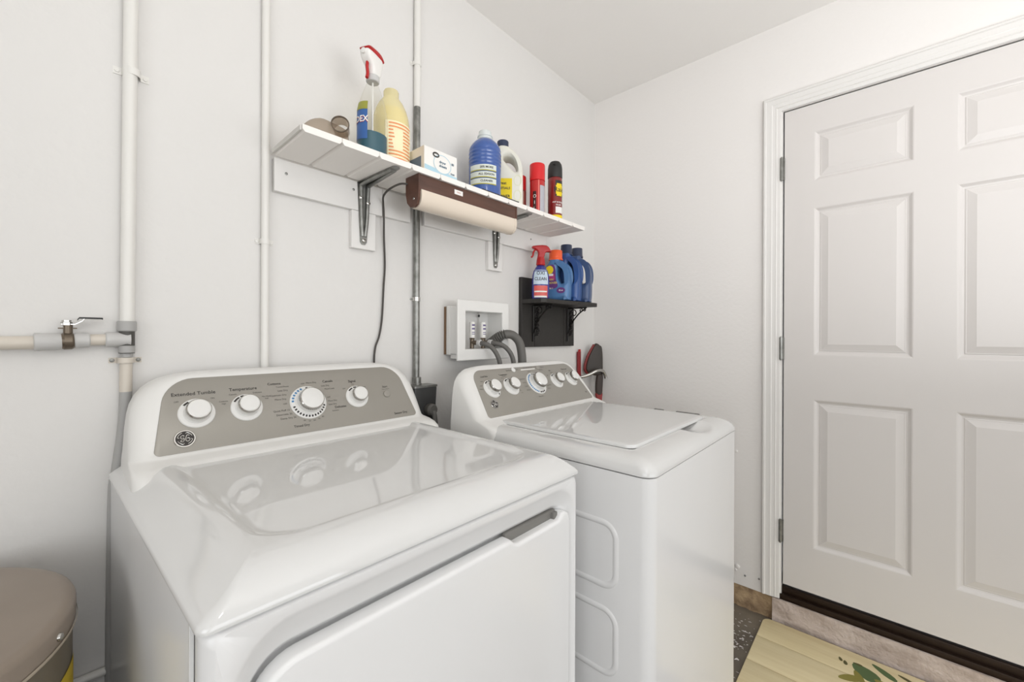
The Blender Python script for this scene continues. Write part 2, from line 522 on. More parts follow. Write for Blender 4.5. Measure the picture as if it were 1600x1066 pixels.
def control_panel(fc, parent, hwb, hwt, rb, rt, t0, t1):
    rings = []
    for inset, h in ((0, .0002), (0, .0010), (.0008, .0014)):
        base = rrect(-1, 1, 0, 1, 0, 8, (1e-4,) * 4)
        pts = []
        W = (hwb + hwt) / 2
        for (x, y) in rrect(-W + inset, W - inset, t0 + inset, t1 - inset, 0, 8, (rb, rb, rt, rt)):
            k = (y - t0) / (t1 - t0); sc = (hwb + (hwt - hwb) * k) / W
            pts.append(fc.p(x * sc, y, h))
        rings.append(pts)
    return build('control_panel', loft(rings), PANEL, parent, 25)

def dial(fc, s, t, rbase, rknob, hk, parent, ticks, blue=None, a_mark=100):
    ctr = fc.p(s, t, .001)
    k = build('dial', axis_lathe([(rbase, 0), (rbase, .0015), (rbase * .96, .0035), (rbase * .74, .0045), (rbase * .70, .0075), (rbase * .66, .009)], ctr, fc.n, 40), PLASTIC_W, parent, 30)
    build('knob_skirt', axis_lathe([(rknob * 1.02, .008), (rknob * 1.02, hk * .45), (rknob * .98, hk * .62)], ctr, fc.n, 36), PLASTIC_W, k, 30)
    build('knob_ring', axis_lathe([(rknob, hk * .60), (rknob * 1.03, hk * .68), (rknob * 1.0, hk * .90), (rknob * .93, hk * .97), (rknob * .86, hk * .97)], ctr, fc.n, 36, cap0=False, cap1=False), CHROME, k, 30)
    build('knob_cap', axis_lathe([(rknob * .94, hk * .60), (rknob * .90, hk * .98), (rknob * .80, hk * 1.03), (.0005, hk * 1.05)], ctr, fc.n, 36), PLASTIC_W, k, 30)
    parts_d, parts_b = [], []
    for (a0, a1) in ticks + (blue or []):
        q = []
        for rr in (rbase * .80, rbase * .93):
            for j in range(5):
                a = math.radians(a0 + (a1 - a0) * j / 4)
                q.append(fc.p(s + rr * math.cos(a), t + rr * math.sin(a), .0062 - (.0017 if rr > rbase * .9 else 0)))
        f = [(j, j + 1, j + 6, j + 5) for j in range(4)]
        (parts_b if (blue and (a0, a1) in blue) else parts_d).append((q, f))
    if parts_d: build('dial_mark', join(*parts_d), INK, k, False)['kind'] = 'stuff'
    if parts_b: build('blue_dial_mark', join(*parts_b), INK_BLUE, k, False)['kind'] = 'stuff'
    return k

def letters(fc, items, parent, h=.0018, m=None):
    parts = []
    for it in items:
        s, t, txt, size = it[:4]; al = it[4] if len(it) > 4 else 'CENTER'
        v, f = text2d(txt, size, al, 0.00012 if size > .0075 else 0.0)
        parts.append(([fc.p(s + a, t + b, h) for a, b in v], f))
    o = build('printed_lettering', join(*parts), m or INK, parent, False)
    return o

def badge(fc, s, t, r, parent):
    c = fc.p(s, t, .0012)
    b = build('badge', axis_lathe([(r, 0), (r, .002), (r * .95, .0032), (r * .88, .0032)], c, fc.n, 36), CHROME, parent, 30)
    build('badge_disc', axis_lathe([(r * .84, .0026), (r * .84, .0036)], c, fc.n, 36), INK, b, False)
    ring = []
    parts = []
    # script monogram: two looped letters and the swirls of the rim
    def stroke(pts, w=.0011):
        return tube([fc.p(s + x * r, t + y * r, .0050) for x, y in pts], w, 6, 5)
    parts.append(stroke([(-.05, .25), (-.22, .36), (-.38, .22), (-.30, .02), (-.12, .06), (-.08, -.15), (-.2, -.36), (-.38, -.30), (-.34, -.16), (-.16, -.10)]))
    parts.append(stroke([(.40, .30), (.20, .36), (.08, .12), (.06, -.16), (.2, -.36), (.38, -.26), (.40, -.06), (.26, .04), (.14, -.06)]))
    for a0 in (20, 110, 200, 290):
        parts.append(stroke([(.68 * math.cos(math.radians(a0 + k * 11)), .68 * math.sin(math.radians(a0 + k * 11)) ) for k in range(6)] + [(.52 * math.cos(math.radians(a0 + 60)), .52 * math.sin(math.radians(a0 + 60)))], .0009))
    build('monogram', join(*parts), CHROME, b, 40)

# ---------------------------------------------------------------- dryer
DXC, DHW = -1.6555, .3455
dx0, dx1, dyf, dyb = DXC - DHW, DXC + DHW, -.755, -.035
dryer = thing('clothes_dryer', 'white clothes dryer with grey four-dial control panel, nearest appliance', 'dryer', (DXC, -.39, 0), group='laundry machines')
def flare(vf, amt=.022):
    # the cabinet stands a touch wider towards the wall on its left
    out = []
    for x, y, z in vf[0]:
        if x < DXC: x -= amt * max(0, min(1, (y - dyf) / .7)) * min(1, (DXC - x) / .3)
        out.append((x, y, z))
    return out, vf[1]
body = loft([ring_xy(dx0 + .004, dx1 - .004, -.712, dyb, .004, z, 3) for z in (.02, .925)])
build('cabinet', flare(body), ENAMEL_SIDE, dryer, 30)
for xa, xb in ((dx0 + .001, dx0 + .006), (dx1 - .006, dx1 - .001)):
    build('seam_flange', flare(box(xa, xb, -.7155, -.7125, .02, .926, .0008, 1)), ENAMEL, dryer, 30)
# front panel with the recessed door well
def rxz(x0, x1, z0, z1, r, y, n=8):
    return [(a, y, b) for a, b in rrect(x0, x1, z0, z1, r, n)]
fx0, fx1 = dx0 + .003, dx1 - .003
wx0, wx1, wz0, wz1 = -1.968, -1.332, .24, .905
rings = [rxz(fx0 + .002, fx1 - .002, .022, .926, .006, -.716), rxz(fx0, fx1, .02, .928, .012, -.728), rxz(fx0 + .003, fx1 - .003, .023, .926, .014, -.744), rxz(fx0 + .012, fx1 - .012, .032, .920, .014, -.7525),
         rxz(wx0 - .006, wx1 + .006, wz0 - .006, wz1 + .006, .066, -.7525), rxz(wx0, wx1, wz0, wz1, .062, -.7505), rxz(wx0 + .005, wx1 - .005, wz0 + .005, wz1 - .007, .058, -.745),
         rxz(wx0 + .010, wx1 - .010, wz0 + .012, wz1 - .030, .052, -.739), rxz(wx0 + .013, wx1 - .013, wz0 + .016, wz1 - .040, .050, -.731), rxz(wx0 + .016, wx1 - .016, wz0 + .02, wz1 - .046, .048, -.716)]
build('front_panel', loft(rings, cap0=False), ENAMEL_SIDE, dryer, 40)
# door slab with its finger notch at the right of the top edge
zt = .857
dox = [(-1.955, .262), (-1.345, .262), (-1.345, zt - .022), (-1.352, zt - .006), (-1.366, zt), (-1.374, zt), (-1.379, zt - .006), (-1.388, zt - .012), (-1.515, zt - .013), (-1.527, zt - .008), (-1.536, zt), (-1.560, zt), (-1.86, zt)]
dox += [(-1.955 + .055 + .055 * math.cos(PI / 2 + k * PI / 16), zt - .055 + .055 * math.sin(PI / 2 + k * PI / 16)) for k in range(0, 9)]
dd = puffy([(a - DXC, b) for a, b in dox], [], .030, .007)
dd = [(x + DXC, y - .7385, z) for x, y, z in dd[0]], dd[1]
ddoor = build('door', dd, ENAMEL_SIDE, dryer, 40)
build('handle_pocket', join(box(-1.533, -1.376, -.7345, -.7225, .815, .862, .004), box(-1.392, -1.378, -.742, -.730, .842, .858, .002)), GAPGREY, ddoor, 30)  # solid grey block stands in for the shade inside the hollow pocket
# top
drings = [(.006, .006, .012, .926), (0, 0, .014, .9275), (0, 0, .014, .931), (.002, .0015, .014, .935), (.010, .0045, .013, .9415), (.020, .010, .010, .948), (.032, .019, .007, .957), (.044, .031, .004, .9655), (.054, .043, .002, .9705), (.062, .053, .002, .9722), (.070, .060, .006, .9725),
          (.073, .066, .060, .9724), (.079, .071, .058, .9714), (.085, .076, .056, .9690), (.091, .080, .054, .9672), (.098, .086, .052, .9668), (.13, .12, .03, .9668)]
build('top', flare(deck(dx0, dx1, dyf, dyb, drings, 8)), ENAMEL, dryer, 50)
dfc = Face(DXC, (-.18, .982), (-.10, 1.125))
dl = lambda z: -.18 + (z - .982) * .08 / .143
lev = [(.925, .349, -.232, .03, .035), (.945, .349, -.231, .03, .034), (.958, .3485, -.229, .032, .03), (.968, .348, -.222, .034, .022), (.974, .3475, -.208, .036, .014), (.978, .347, -.190, .038, 0), (.982, .3465, dl(.982), .038, 0)]
for z, hw in ((1.0, .3455), (1.03, .344), (1.06, .341), (1.08, .337), (1.10, .329), (1.115, .318), (1.126, .305), (1.133, .292)): lev.append((z, hw, dl(z), .038, 0))
lev += [(1.138, .278, dl(1.138) + .001, .036, 0), (1.142, .258, dl(1.142) + .006, .034, 0), (1.145, .232, dl(1.145) + .014, .02, 0), (1.1462, .19, dl(1.146) + .026, .008, 0)]
build('console', console_mesh(DXC, dyb - .008, lev), CONSOLE_W, dryer, 60)
dpan = control_panel(dfc, dryer, .312, .284, .012, .052, .004, .173)
arc = lambda a0, a1, n, gap: [(a0 + (a1 - a0) * k / n + gap / 2, a0 + (a1 - a0) * (k + 1) / n - gap / 2) for k in range(n)]
dial(dfc, -.2343, .0877, .0340, .0228, .030, dryer, [(118, 140), (35, 55)])
dial(dfc, -.1385, .0884, .0335, .0222, .030, dryer, [(118, 148), (98, 112), (30, 52)])
dial(dfc, .0012, .0839, .0455, .0300, .033, dryer, arc(190, 345, 14, 5) + arc(5, 95, 7, 5), arc(105, 178, 6, 5))
dial(dfc, .1355, .0848, .0325, .0212, .029, dryer, [(112, 140), (85, 105), (30, 48)])
build('start_button', axis_lathe([(.0105, 0), (.0105, .003), (.009, .0045), (.0005, .0048)], dfc.p(.2288, .0824, .001), dfc.n, 24), PANEL, dryer, 30)
letters(dfc, [(-.236, .1345, 'Extended Tumble', .0112), (-.268, .1175, 'OFF', .005), (-.203, .1195, 'ON', .005), (-.1405, .1360, 'Temperature', .0108),
    (-.183, .109, 'Cottons', .0052), (-.183, .103, 'High', .0045), (-.163, .1240, 'Casuals', .0052), (-.112, .1240, 'Delicates', .0052), (-.094, .112, 'No Heat', .0052), (-.094, .106, 'Fluff', .0045),
    (-.072, .1430, 'Cottons', .0092), (-.054, .1335, 'Towels/Sheets', .0052), (-.043, .1230, 'Less Dry', .0066, 'RIGHT'), (-.048, .1110, 'Optimum Dry', .0066, 'RIGHT'), (-.050, .0995, 'More Dry', .0066, 'RIGHT'), (-.050, .086, 'OFF', .0055, 'RIGHT'),
    (-.047, .0690, 'Quick Fluff 10', .0066, 'RIGHT'), (-.043, .0585, 'Dewrinkle 20', .0066, 'RIGHT'), (-.035, .0480, 'Damp Dry 30', .0066, 'RIGHT'), (-.017, .0360, '40', .0055), (-.005, .0330, '50', .0055), (.007, .0330, '60', .0055), (.019, .0355, '70', .0055), (.030, .0400, '80', .0055), (-.026, .0235, 'Timed Dry', .0085),
    (-.004, .1370, 'OFF', .0055), (.018, .1385, 'More Dry', .0066), (.062, .1390, 'Casuals', .0092), (.053, .1265, 'Less Dry', .0060), (.063, .1165, 'Mixed Loads', .0052), (.056, .0920, 'OFF', .0050), (.064, .0810, 'More Dry', .0060), (.062, .0710, 'Less Dry', .0060), (.082, .0610, 'Delicates', .0085), (.066, .0520, 'Sensitive', .0052),
    (.131, .1330, 'Signal', .0100), (.103, .1120, 'OFF', .0048), (.131, .1235, 'Mid', .0048), (.163, .1130, 'Loud', .0048), (.229, .1065, 'Start', .0085), (.229, .0985, 'Press and hold', .0040), (.258, .0180, 'Sensor Dry', .0095)], dpan)
badge(dfc, -.2598, .0330, .0190, dryer)
for sx in (-1, 1):
    for y in (-.69, -.08):
        build('foot', cyl((DXC + sx * .29, y, 0), (DXC + sx * .29, y, .022), .022, 16), BLACKP, dryer)

# ---------------------------------------------------------------- washer
WXC, WHW = -.885, .343
wx0_, wx1_, wyf, wyb = WXC - WHW, WXC + WHW, -.886, -.205
washer = thing('washing_machine', 'white top-load washing machine with five-dial panel beside the right wall', 'washing machine', (WXC, -.54, 0), group='laundry machines')
NB = 8
body = loft([ring_xy(wx0_ + .001, wx1_ - .001, wyf + .002, wyb, 0, z, NB, (.030, .030, .006, .006)) for z in (.025, .45, .917)])
build('cabinet', body, ENAMEL_SIDE, washer, 30)
# stiffening dents pressed into the left side: raised rims around rounded fields
for z0, z1 in ((.645, .792), (.440, .588)):
    rg = []
    for off, d in ((.009, -.0008), (.006, .0016), (.0, .0026), (-.005, .0016), (-.008, -.0008)):
        rg.append([(wx0_ + .001 - d, a, b) for a, b in rrect(-.798 - off, -.34 + off, z0 - off, z1 + off, .034 + off, 8)])
    build('pressed_rim', loft(rg, False, False), ENAMEL_SIDE, washer, 60)
wr = [(.004, .004, .030, .9185), (0, 0, .032, .920), (0, 0, .032, .924), (.001, .002, .032, .930), (.004, .0075, .031, .938), (.006, .012, .030, .942), (.009, .017, .029, .9455), (.012, .023, .028, .9485), (.016, .030, .026, .9510), (.021, .038, .023, .9532), (.026, .047, .020, .9548), (.033, .055, .016, .9560), (.040, .064, .014, .9568), (.053, .071, .012, .9570), (.066, .078, .012, .9572),
      (.070, .081, .012, .9560), (.074, .084, .012, .9540), (.09, .10, .012, .9535)]
wt = deck(wx0_, wx1_, wyf, wyb, wr, NB, 64)
wv = []
for x, y, z in wt[0]:                            # finger scoop pressed into the front lip under the lid edge
    d = ((x + .772) / .088) ** 2 + ((y + .824) / .048) ** 2
    if d < 1 and z > .93: z -= .0150 * (1 - d) ** 1.3
    wv.append((x, y, z))
build('top', (wv, wt[1]), ENAMEL, washer, 60)
# lid with finger scoop at the front right
def lid_out(off):
    a0, a1, b0, b1 = WXC - .268 + off, WXC + .268 - off, -.803 + off, -.338 - off
    pts = []
    for x, y in rrect(a0, a1, b0, b1, 0, 8, (.026, .026, .008, .008)):
        if y < -.6: y -= .010 * (1 - ((x - WXC) / .27) ** 2)
        pts.append((x, y))
    return pts
def densify(pts, n=1):
    return pts
rg = []
for off, z in ((.004, .9535), (.0, .9555), (0, .9610), (.0015, .9638), (.006, .9650), (.016, .9652)):
    rg.append([(x, y, z) for x, y in lid_out(off)])
lid = build('lid', loft(rg), ENAMEL, washer, 40)
build('lid_hinge_bar', box(WXC - .270, WXC + .270, -.352, -.336, .953, .968, .003), PLASTIC_W, washer, 30)
for y0, y1 in ((-.660, -.625), (-.785, -.705)):
    build('lid_gap_shade', box(-.6165, -.606, y0, y1, .955, .9660, .002), GAPGREY, washer, 30)  # grey bars put in for the shaded gap along the lid's right side
wfc = Face(WXC, (-.345, .972), (-.232, 1.113))
wl = lambda z: -.345 + (z - .972) * .113 / .141
lev = [(.915, .346, -.400, .03, .02), (.935, .346, -.398, .03, .02), (.948, .3455, -.392, .032, .018), (.957, .345, -.380, .034, .012), (.963, .3445, -.366, .036, .008), (.968, .344, -.354, .038, .004), (.973, .3435, wl(.973) - .001, .04, 0)]
for z, hw in ((1.0, .342), (1.03, .340), (1.06, .336), (1.08, .331), (1.095, .322), (1.105, .312), (1.113, .300)): lev.append((z, hw, min(wl(z), -.226), .036 if z < 1.1 else .028, 0))
lev += [(1.119, .284, -.2225, .02, 0), (1.123, .262, -.219, .012, 0), (1.126, .235, -.215, .006, 0), (1.1275, .20, -.2105, .003, 0)]
build('console', console_mesh(WXC, wyb, lev), CONSOLE_W, washer, 60)
wpan = control_panel(wfc, washer, .308, .284, .012, .040, .001, .181)
kx = [(-.226, .0345, .0228, .030), (-.130, .0345, .0228, .030), (.0107, .0470, .0305, .034), (.1398, .0330, .0218, .030), (.2423, .0330, .0218, .030)]
kt = []
for i, (s, rb, rk, hk) in enumerate(kx):
    if i == 2: dial(wfc, s - .006, .1030, rb, rk, hk, washer, arc(255, 300, 3, 4) + arc(60, 100, 3, 5), arc(108, 250, 14, 3))
    else: dial(wfc, s - .006, .1035, rb, rk, hk, washer, [(105, 135), (78, 98), (25, 45), (300, 312)][:3 if i % 2 else 4])
letters(wfc, [(-.240, .154, 'Load Size', .0088), (-.146, .154, 'Temperature', .0080), (-.146, .147, 'Wash/Rinse', .0045), (.000, .1575, 'Cycles', .0070), (.126, .153, 'Soil', .0080), (.226, .153, 'Water Level', .0080),
    (-.272, .120, 'Small', .0050), (-.278, .107, 'Medium', .0050), (-.262, .136, 'Large', .0050), (-.176, .127, 'Cold', .0050), (-.182, .112, 'Cool', .0050), (-.158, .1405, 'Warm', .0050), (-.098, .073, 'Hot', .0050), (-.101, .083, 'Tap', .0050),
    (-.046, .128, 'Heavy Duty', .0058, 'RIGHT'), (-.050, .112, 'Normal', .0058, 'RIGHT'), (-.050, .096, 'Casuals', .0058, 'RIGHT'), (-.046, .080, 'Delicates', .0058, 'RIGHT'), (-.010, .047, 'Bulky Items', .0058), (.056, .088, 'Speed Wash', .0058, 'LEFT'), (.052, .074, 'Whites', .0058, 'LEFT'), (.057, .100, 'OFF', .0050, 'LEFT'),
    (.096, .132, 'Light', .0050), (.130, .1425, 'Heavy', .0050), (.208, .141, 'Max', .0050), (.192, .124, 'Auto', .0050),
    (-.105, .1700, 'Start/Pause', .0068), (-.060, .1700, 'Hold', .0050), (.005, .1755, 'Soak   Wash   Rinse   Spin', .0050), (.092, .1720, 'Options', .0060), (.075, .1600, 'Deep Rinse', .0055), (.282, .032, 'HE', .0085)], wpan)
for s in (-.080, .062):
    build('push_button', axis_lathe([(.0095, 0), (.0095, .0022), (.008, .0035), (.0005, .0038)], wfc.p(s, .1705, .001), wfc.n, 20), PANEL if s > 0 else PLASTIC_W, washer, 30)
q = rrect(-.040, .044, .1655, .1695, .0015, 3)
build('light_strip', loft([[wfc.p(a, b, .0012) for a, b in q], [wfc.p(a, b, .0024) for a, b in q]]), WHITEL, washer, False)
badge(wfc, -.2560, .046, .0165, washer)
for sx in (-1, 1):
    for y in (-.83, -.25):
        build('foot', cyl((WXC + sx * .29, y, 0), (WXC + sx * .29, y, .027), .024, 16), BLACKP, washer)

# ================================================================== WALL SHELF
SZ0, SZ1, SY0, SY1 = 1.7195, 1.7365, -.228, -.030
shelf = thing('wall_shelf', 'long white plank shelf under the row of bottles', 'shelf', (-1.085, -.13, SZ0))
edges = [-1.7055] + [-1.608 + .1047 * k for k in range(11)] + [-.462]
for a, b in zip(edges, edges[1:]):
    c = .0065
    sec = [(a + .0006, SZ1), (b - .0006, SZ1), (b - .0006, SZ0 + c), (b - c, SZ0), (a + c, SZ0), (a + .0006, SZ0 + c)]
    build('plank', loft([[(x, SY0, z) for x, z in sec], [(x, SY1, z) for x, z in sec]]), SHELFP, shelf, False)
build('side_tongue', box(-1.7095, -1.7058, SY0 + .004, SY1, SZ0 + .003, SZ1 - .002), mat('tongue_grey', (206, 203, 198), .6), shelf, False)
single('wall_cleat', box(-1.699, -1.372, -.019, 0, 1.628, 1.7190, .0012, 1), CLEATP, 'white wooden cleat on wall under left end of plank shelf', 'cleat', 'shelf cleats')
single('wall_cleat', box(-1.203, -.484, -.019, 0, 1.633, 1.7190, .0012, 1), CLEATP, 'white wooden cleat on wall under right end of plank shelf', 'cleat', 'shelf cleats')
single('wall_cleat', box(-1.369, -1.262, -.017, 0, 1.630, 1.7190, .0012, 1), CLEATP, 'short white wooden cleat between cord and grey conduit', 'cleat', 'shelf cleats')
for x, z in ((-1.669, 1.682), (-1.473, 1.690), (-.60, 1.688)):
    put(single('cleat_nail', axis_lathe([(.004, 0), (.004, .0012), (.002, .002)], (x, -.019, z), (0, -1, 0), 10), STEEL,
        {-1.669: 'small nail head at left end of left cleat', -1.473: 'small nail head in cleat just left of left bracket', -.60: 'small nail head in right cleat near the corner'}[x], 'nail'), group='nails in the cleats')
single('backing_board', box(-1.478, -1.396, -.0185, 0, 1.508, 1.6272, .0012, 1), CLEATP, 'small white board behind the left shelf bracket', 'board', 'bracket backing boards')
single('backing_board', box(-.878, -.794, -.0185, 0, 1.511, 1.6322, .0012, 1), CLEATP, 'small white board behind the right shelf bracket', 'board', 'bracket backing boards')

def bracket(x, label):
    t = thing('shelf_bracket', label, 'bracket', (x, -.02, 1.52), group='shelf brackets')
    y = -.0195; zt = 1.7185
    def leg_xz(z0, z1, w0, w1):     # upright
        o = [(x - w0, z0 + .010), (x - w0 * .5, z0 + .002), (x + w0 * .5, z0 + .002), (x + w0, z0 + .010), (x + w1, z1), (x - w1, z1)]
        return loft([[(a, y, b) for a, b in o], [(a, y - .003, b) for a, b in o]])
    up = build('upright', leg_xz(1.520, zt, .011, .021), STEEL, t, False)
    ar = [(x - .021, y), (x + .021, y), (x + .011, -.212), (x + .005, -.219), (x - .005, -.219), (x - .011, -.212)]
    arm = build('arm', loft([[(a, b, zt) for a, b in ar], [(a, b, zt - .003) for a, b in ar]]), STEEL, t, False)
    for s in (-1, 1):
        build('rib', tube([(x + s * .0045, y - .003, 1.548), (x + s * .009, y - .006, 1.60), (x + s * .012, y - .009, zt - .022), (x + s * .012, y - .016, zt - .010), (x + s * .010, -.10, zt - .006), (x + s * .005, -.195, zt - .003)], .0062, 8, 6), STEEL, t, 60)
    for z, dx in ((1.534, 0), (1.668, -.012), (1.655, .012)):
        build('screw', axis_lathe([(.0075, 0), (.0070, .003), (.004, .005), (.0005, .0054)], (x + dx, y - .003 - (.005 if dx else 0), z), (0, -1, 0), 14), CHROME, t, 40)
bracket(-1.440, 'grey steel shelf bracket under the spray bottle, left of the cord')
bracket(-.838, 'grey steel shelf bracket at right end of the brown lamp')

# ---------------------------------------------------------------- lamp under the shelf
lx0, lx1 = -1.372, -.928
lamp = thing('under_shelf_lamp', 'brown fluorescent lamp fixture with cream diffuser under the shelf', 'lamp', (-1.15, -.19, 1.62))
build('housing', box(lx0 + .004, lx1 - .004, -.222, -.156, 1.668, 1.7190, .003), BROWN, lamp, 30)
ep = [(-.223, 1.719), (-.223, 1.680), (-.221, 1.645), (-.214, 1.628), (-.200, 1.622), (-.180, 1.624), (-.163, 1.640), (-.155, 1.668), (-.155, 1.719)]
for xa, xb in ((lx0, lx0 + .007), (lx1 - .007, lx1)):
    build('end_cap', loft([[(xa, a, b) for a, b in ep], [(xb, a, b) for a, b in ep]]), BROWN, lamp, False)
dpf = [(-.2255, 1.672), (-.2275, 1.655), (-.2245, 1.636), (-.214, 1.6225), (-.198, 1.6185), (-.180, 1.622), (-.164, 1.638), (-.157, 1.662), (-.160, 1.668), (-.190, 1.669)]
build('diffuser', loft([[(xa, a, b) for a, b in dpf] for xa in (lx0 + .009, lx0 + .012, lx1 - .018, lx1 - .010)]), DIFFUSER, lamp, 40)
build('diffuser_rim', loft([[(lx1 - .016, -.190 + (a + .190) * 1.03, 1.645 + (b - 1.645) * 1.03) for a, b in dpf], [(lx1 - .0065, -.190 + (a + .190) * 1.03, 1.645 + (b - 1.645) * 1.03) for a, b in dpf]]), DIFFUSER, lamp, 40)
stk = build('sticker', box(-1.233, -1.198, -.2230, -.2218, 1.692, 1.707), WHITEL, lamp, False)
v, f = text2d('SPEED', .0062)
build('sticker_print', ([(-1.2155 + a, -.2234, 1.6995 + b) for a, b in v], f), mat('sticker_red', (180, 80, 60), .6), stk, False)
for z in (1.647,):
    build('screw', axis_lathe([(.004, 0), (.0035, .0015), (.0005, .002)], (lx0, -.199, z), (-1, 0, 0), 10), CHROME, lamp)
single('lamp_cord', tube([(-1.366, -.165, 1.700), (-1.388, -.150, 1.699), (-1.400, -.110, 1.690), (-1.392, -.060, 1.682), (-1.376, -.030, 1.668), (-1.3705, -.0235, 1.650), (-1.369, -.0230, 1.61), (-1.362, -.012, 1.560), (-1.356, -.008, 1.47), (-1.360, -.008, 1.40), (-1.366, -.008, 1.29), (-1.376, -.008, 1.23), (-1.390, -.008, 1.190), (-1.394, -.008, 1.13), (-1.392, -.012, 1.00), (-1.39, -.02, .80)], .0032, 8, 8), CORD,
       'dark grey cord hanging down the wall from the brown lamp', 'cord', smooth=60)

# ================================================================== PIPES
def strap(name, x, z, r, w, span, label, cat, m, group=None):
    """two-hole pipe strap hugging a pipe of radius r on the back wall"""
    t = thing(name, label, cat, (x, 0, z), group=group)
    pts = [(-r - span, -.0018), (-r - .003, -.0018), (-r - .0012, -r * .8)] + [((r + .0014) * math.cos(PI + k * PI / 10), -r + (r + .0014) * math.sin(PI + k * PI / 10)) for k in range(0, 11)] + [(r + .0012, -r * .8), (r + .003, -.0018), (r + span, -.0018)]
    outer = pts; inner = [(a * .985, min(b + .0016, -.0002)) for a, b in pts]
    ring = outer + inner[::-1]
    build('band', loft([[(x + a, b, z - w / 2) for a, b in ring], [(x + a, b, z + w / 2) for a, b in ring]]), m, t, 40)
    for s in (-1, 1):
        build('screw', axis_lathe([(.0045, 0), (.004, .002), (.0005, .003)], (x + s * (r + span * .62), -.0018, z), (0, -1, 0), 12), STEEL if m is not PIPEW else PIPEW, t, 40)
    return t
# white riser at the far left
riser = thing('water_riser', 'white painted vertical water pipe above the grey tee, far left', 'pipe', (-1.992, -.014, 1.24))
build('pipe', cyl((-1.9855, -.0135, H), (-1.9925, -.0135, 1.235), .0125, 20), PIPEW, riser, 30)
strap('pipe_strap', -1.9865, 1.815, .0130, .016, .017, 'white two-hole strap high on the far-left pipe', 'pipe strap', PIPEW, 'pipe straps')
tee = thing('pipe_tee', 'grey pipe tee joining the white riser to the beige branch', 'pipe fitting', (-1.9935, -.02, 1.17))
build('upper_socket', axis_lathe([(.0150, 0), (.0168, .002), (.0168, .020), (.0155, .0225)], (-1.9935, -.0175, 1.2385), (0, 0, 1), 24), FITTING_D, tee, 30)
build('run', cyl((-1.9935, -.0175, 1.190), (-1.9935, -.0175, 1.240), .0135, 24), mat('tee_dark', (74, 72, 68), .5), tee, 30)
build('branch_socket', axis_lathe([(.0150, -.006), (.0150, .012), (.0160, .014), (.0160, .032), (.0140, .034)], (-1.9935, -.0195, 1.2205), (-1, 0, 0), 24), FITTING, tee, 30)
build('lower_socket', axis_lathe([(.0125, 0), (.0140, .002), (.0140, .016), (.0125, .018)], (-1.9935, -.0175, 1.190), (0, 0, 1), 24), FITTING_D, tee, 30)
build('nipple', cyl((-1.9935, -.0165, 1.1815), (-1.9935, -.0165, 1.192), .0105, 20), FITTING_D, tee, 30)
branch = thing('branch_pipe', 'beige horizontal pipe running left through the ball valve', 'pipe', (-2.1, -.02, 1.20))
build('pipe', cyl((-2.020, -.0195, 1.2205), (-2.062, -.0215, 1.2195), .0118, 20), PIPEBEIGE, branch, 30)
build('pipe', cyl((-2.108, -.024, 1.2150), (-2.75, -.030, 1.2100), .0130, 20), PIPEBEIGE, branch, 30)
valve = thing('ball_valve', 'ball valve with lever handle on beige horizontal pipe', 'valve', (-2.086, -.023, 1.19))
ax = (-.9987, -.05, -.03)
build('end_socket', axis_lathe([(.0130, 0), (.0150, .002), (.0152, .018), (.0160, .021), (.0140, .024)], (-2.0505, -.021, 1.2195), ax, 24), FITTING, valve, 30)
build('valve_body', axis_lathe([(.0150, 0), (.0172, .003), (.0175, .014), (.0150, .018)], (-2.0735, -.0225, 1.2180), ax, 20), BRASS, valve, 30)
build('end_socket', axis_lathe([(.0150, 0), (.0165, .003), (.0172, .026), (.0178, .030), (.0178, .036), (.0150, .0375)], (-2.0905, -.0235, 1.2170), ax, 24), FITTING, valve, 30)
stem = build('stem', join(cyl((-2.0820, -.0235, 1.230), (-2.0820, -.0235, 1.252), .0070, 16), box(-2.0960, -2.0690, -.0270, -.0200, 1.2425, 1.2450, .0006, 1)), BRASS, valve, 30)
build('stem_nut', axis_lathe([(.0085, 0), (.0085, .006), (.007, .007), (.007, .010)], (-2.0840, -.0235, 1.2500), (0, 0, 1), 6), CHROME, valve, False)
hpts = [(-2.092, 1.2520), (-2.072, 1.2520), (-2.062, 1.2590), (-2.058, 1.2655), (-2.034, 1.2655)]
def lever(pts, w, th):
    return loft([[(a, -.0235 - w, b - th), (a, -.0235 + w, b - th), (a, -.0235 + w, b + th), (a, -.0235 - w, b + th)] for a, b in pts])
lv = build('lever', lever(hpts[:4], .0058, .0010), CHROME, valve, False)
build('lever_sleeve', lever([(-2.069, 1.2610), (-2.066, 1.2655), (-2.033, 1.2652), (-2.0315, 1.2645)], .0064, .0017), BLACKP, valve, False)
strap('pipe_strap', -1.9945, 1.1745, .0122, .012, .015, 'cream two-hole strap on the pipe just below the grey tee', 'pipe strap', PIPEBEIGE, 'pipe straps')
drop = thing('drop_pipe', 'grey and beige pipe dropping from the tee behind the dryer', 'pipe', (-1.995, -.015, .4))
build('upper_length', cyl((-1.9940, -.0122, 1.168), (-1.9945, -.0122, 1.105), .0108, 16), PIPEBEIGE, drop, 30)
build('lower_length', tube([(-1.9945, -.0122, 1.106), (-1.9955, -.0122, 1.06), (-2.000, -.0122, 1.00), (-2.0075, -.0122, .93), (-2.013, -.0122, .85), (-2.016, -.0122, .40)], .0106, 14, 6), FITTING_D, drop, 30)
# horizontal thin pipe low on the wall
single('low_wall_pipe', cyl((-3.2, -.009, .500), (-1.95, -.009, .503), .0085, 14), PIPEW, 'thin white pipe low on the wall between tank and dryer', 'pipe', smooth=30)
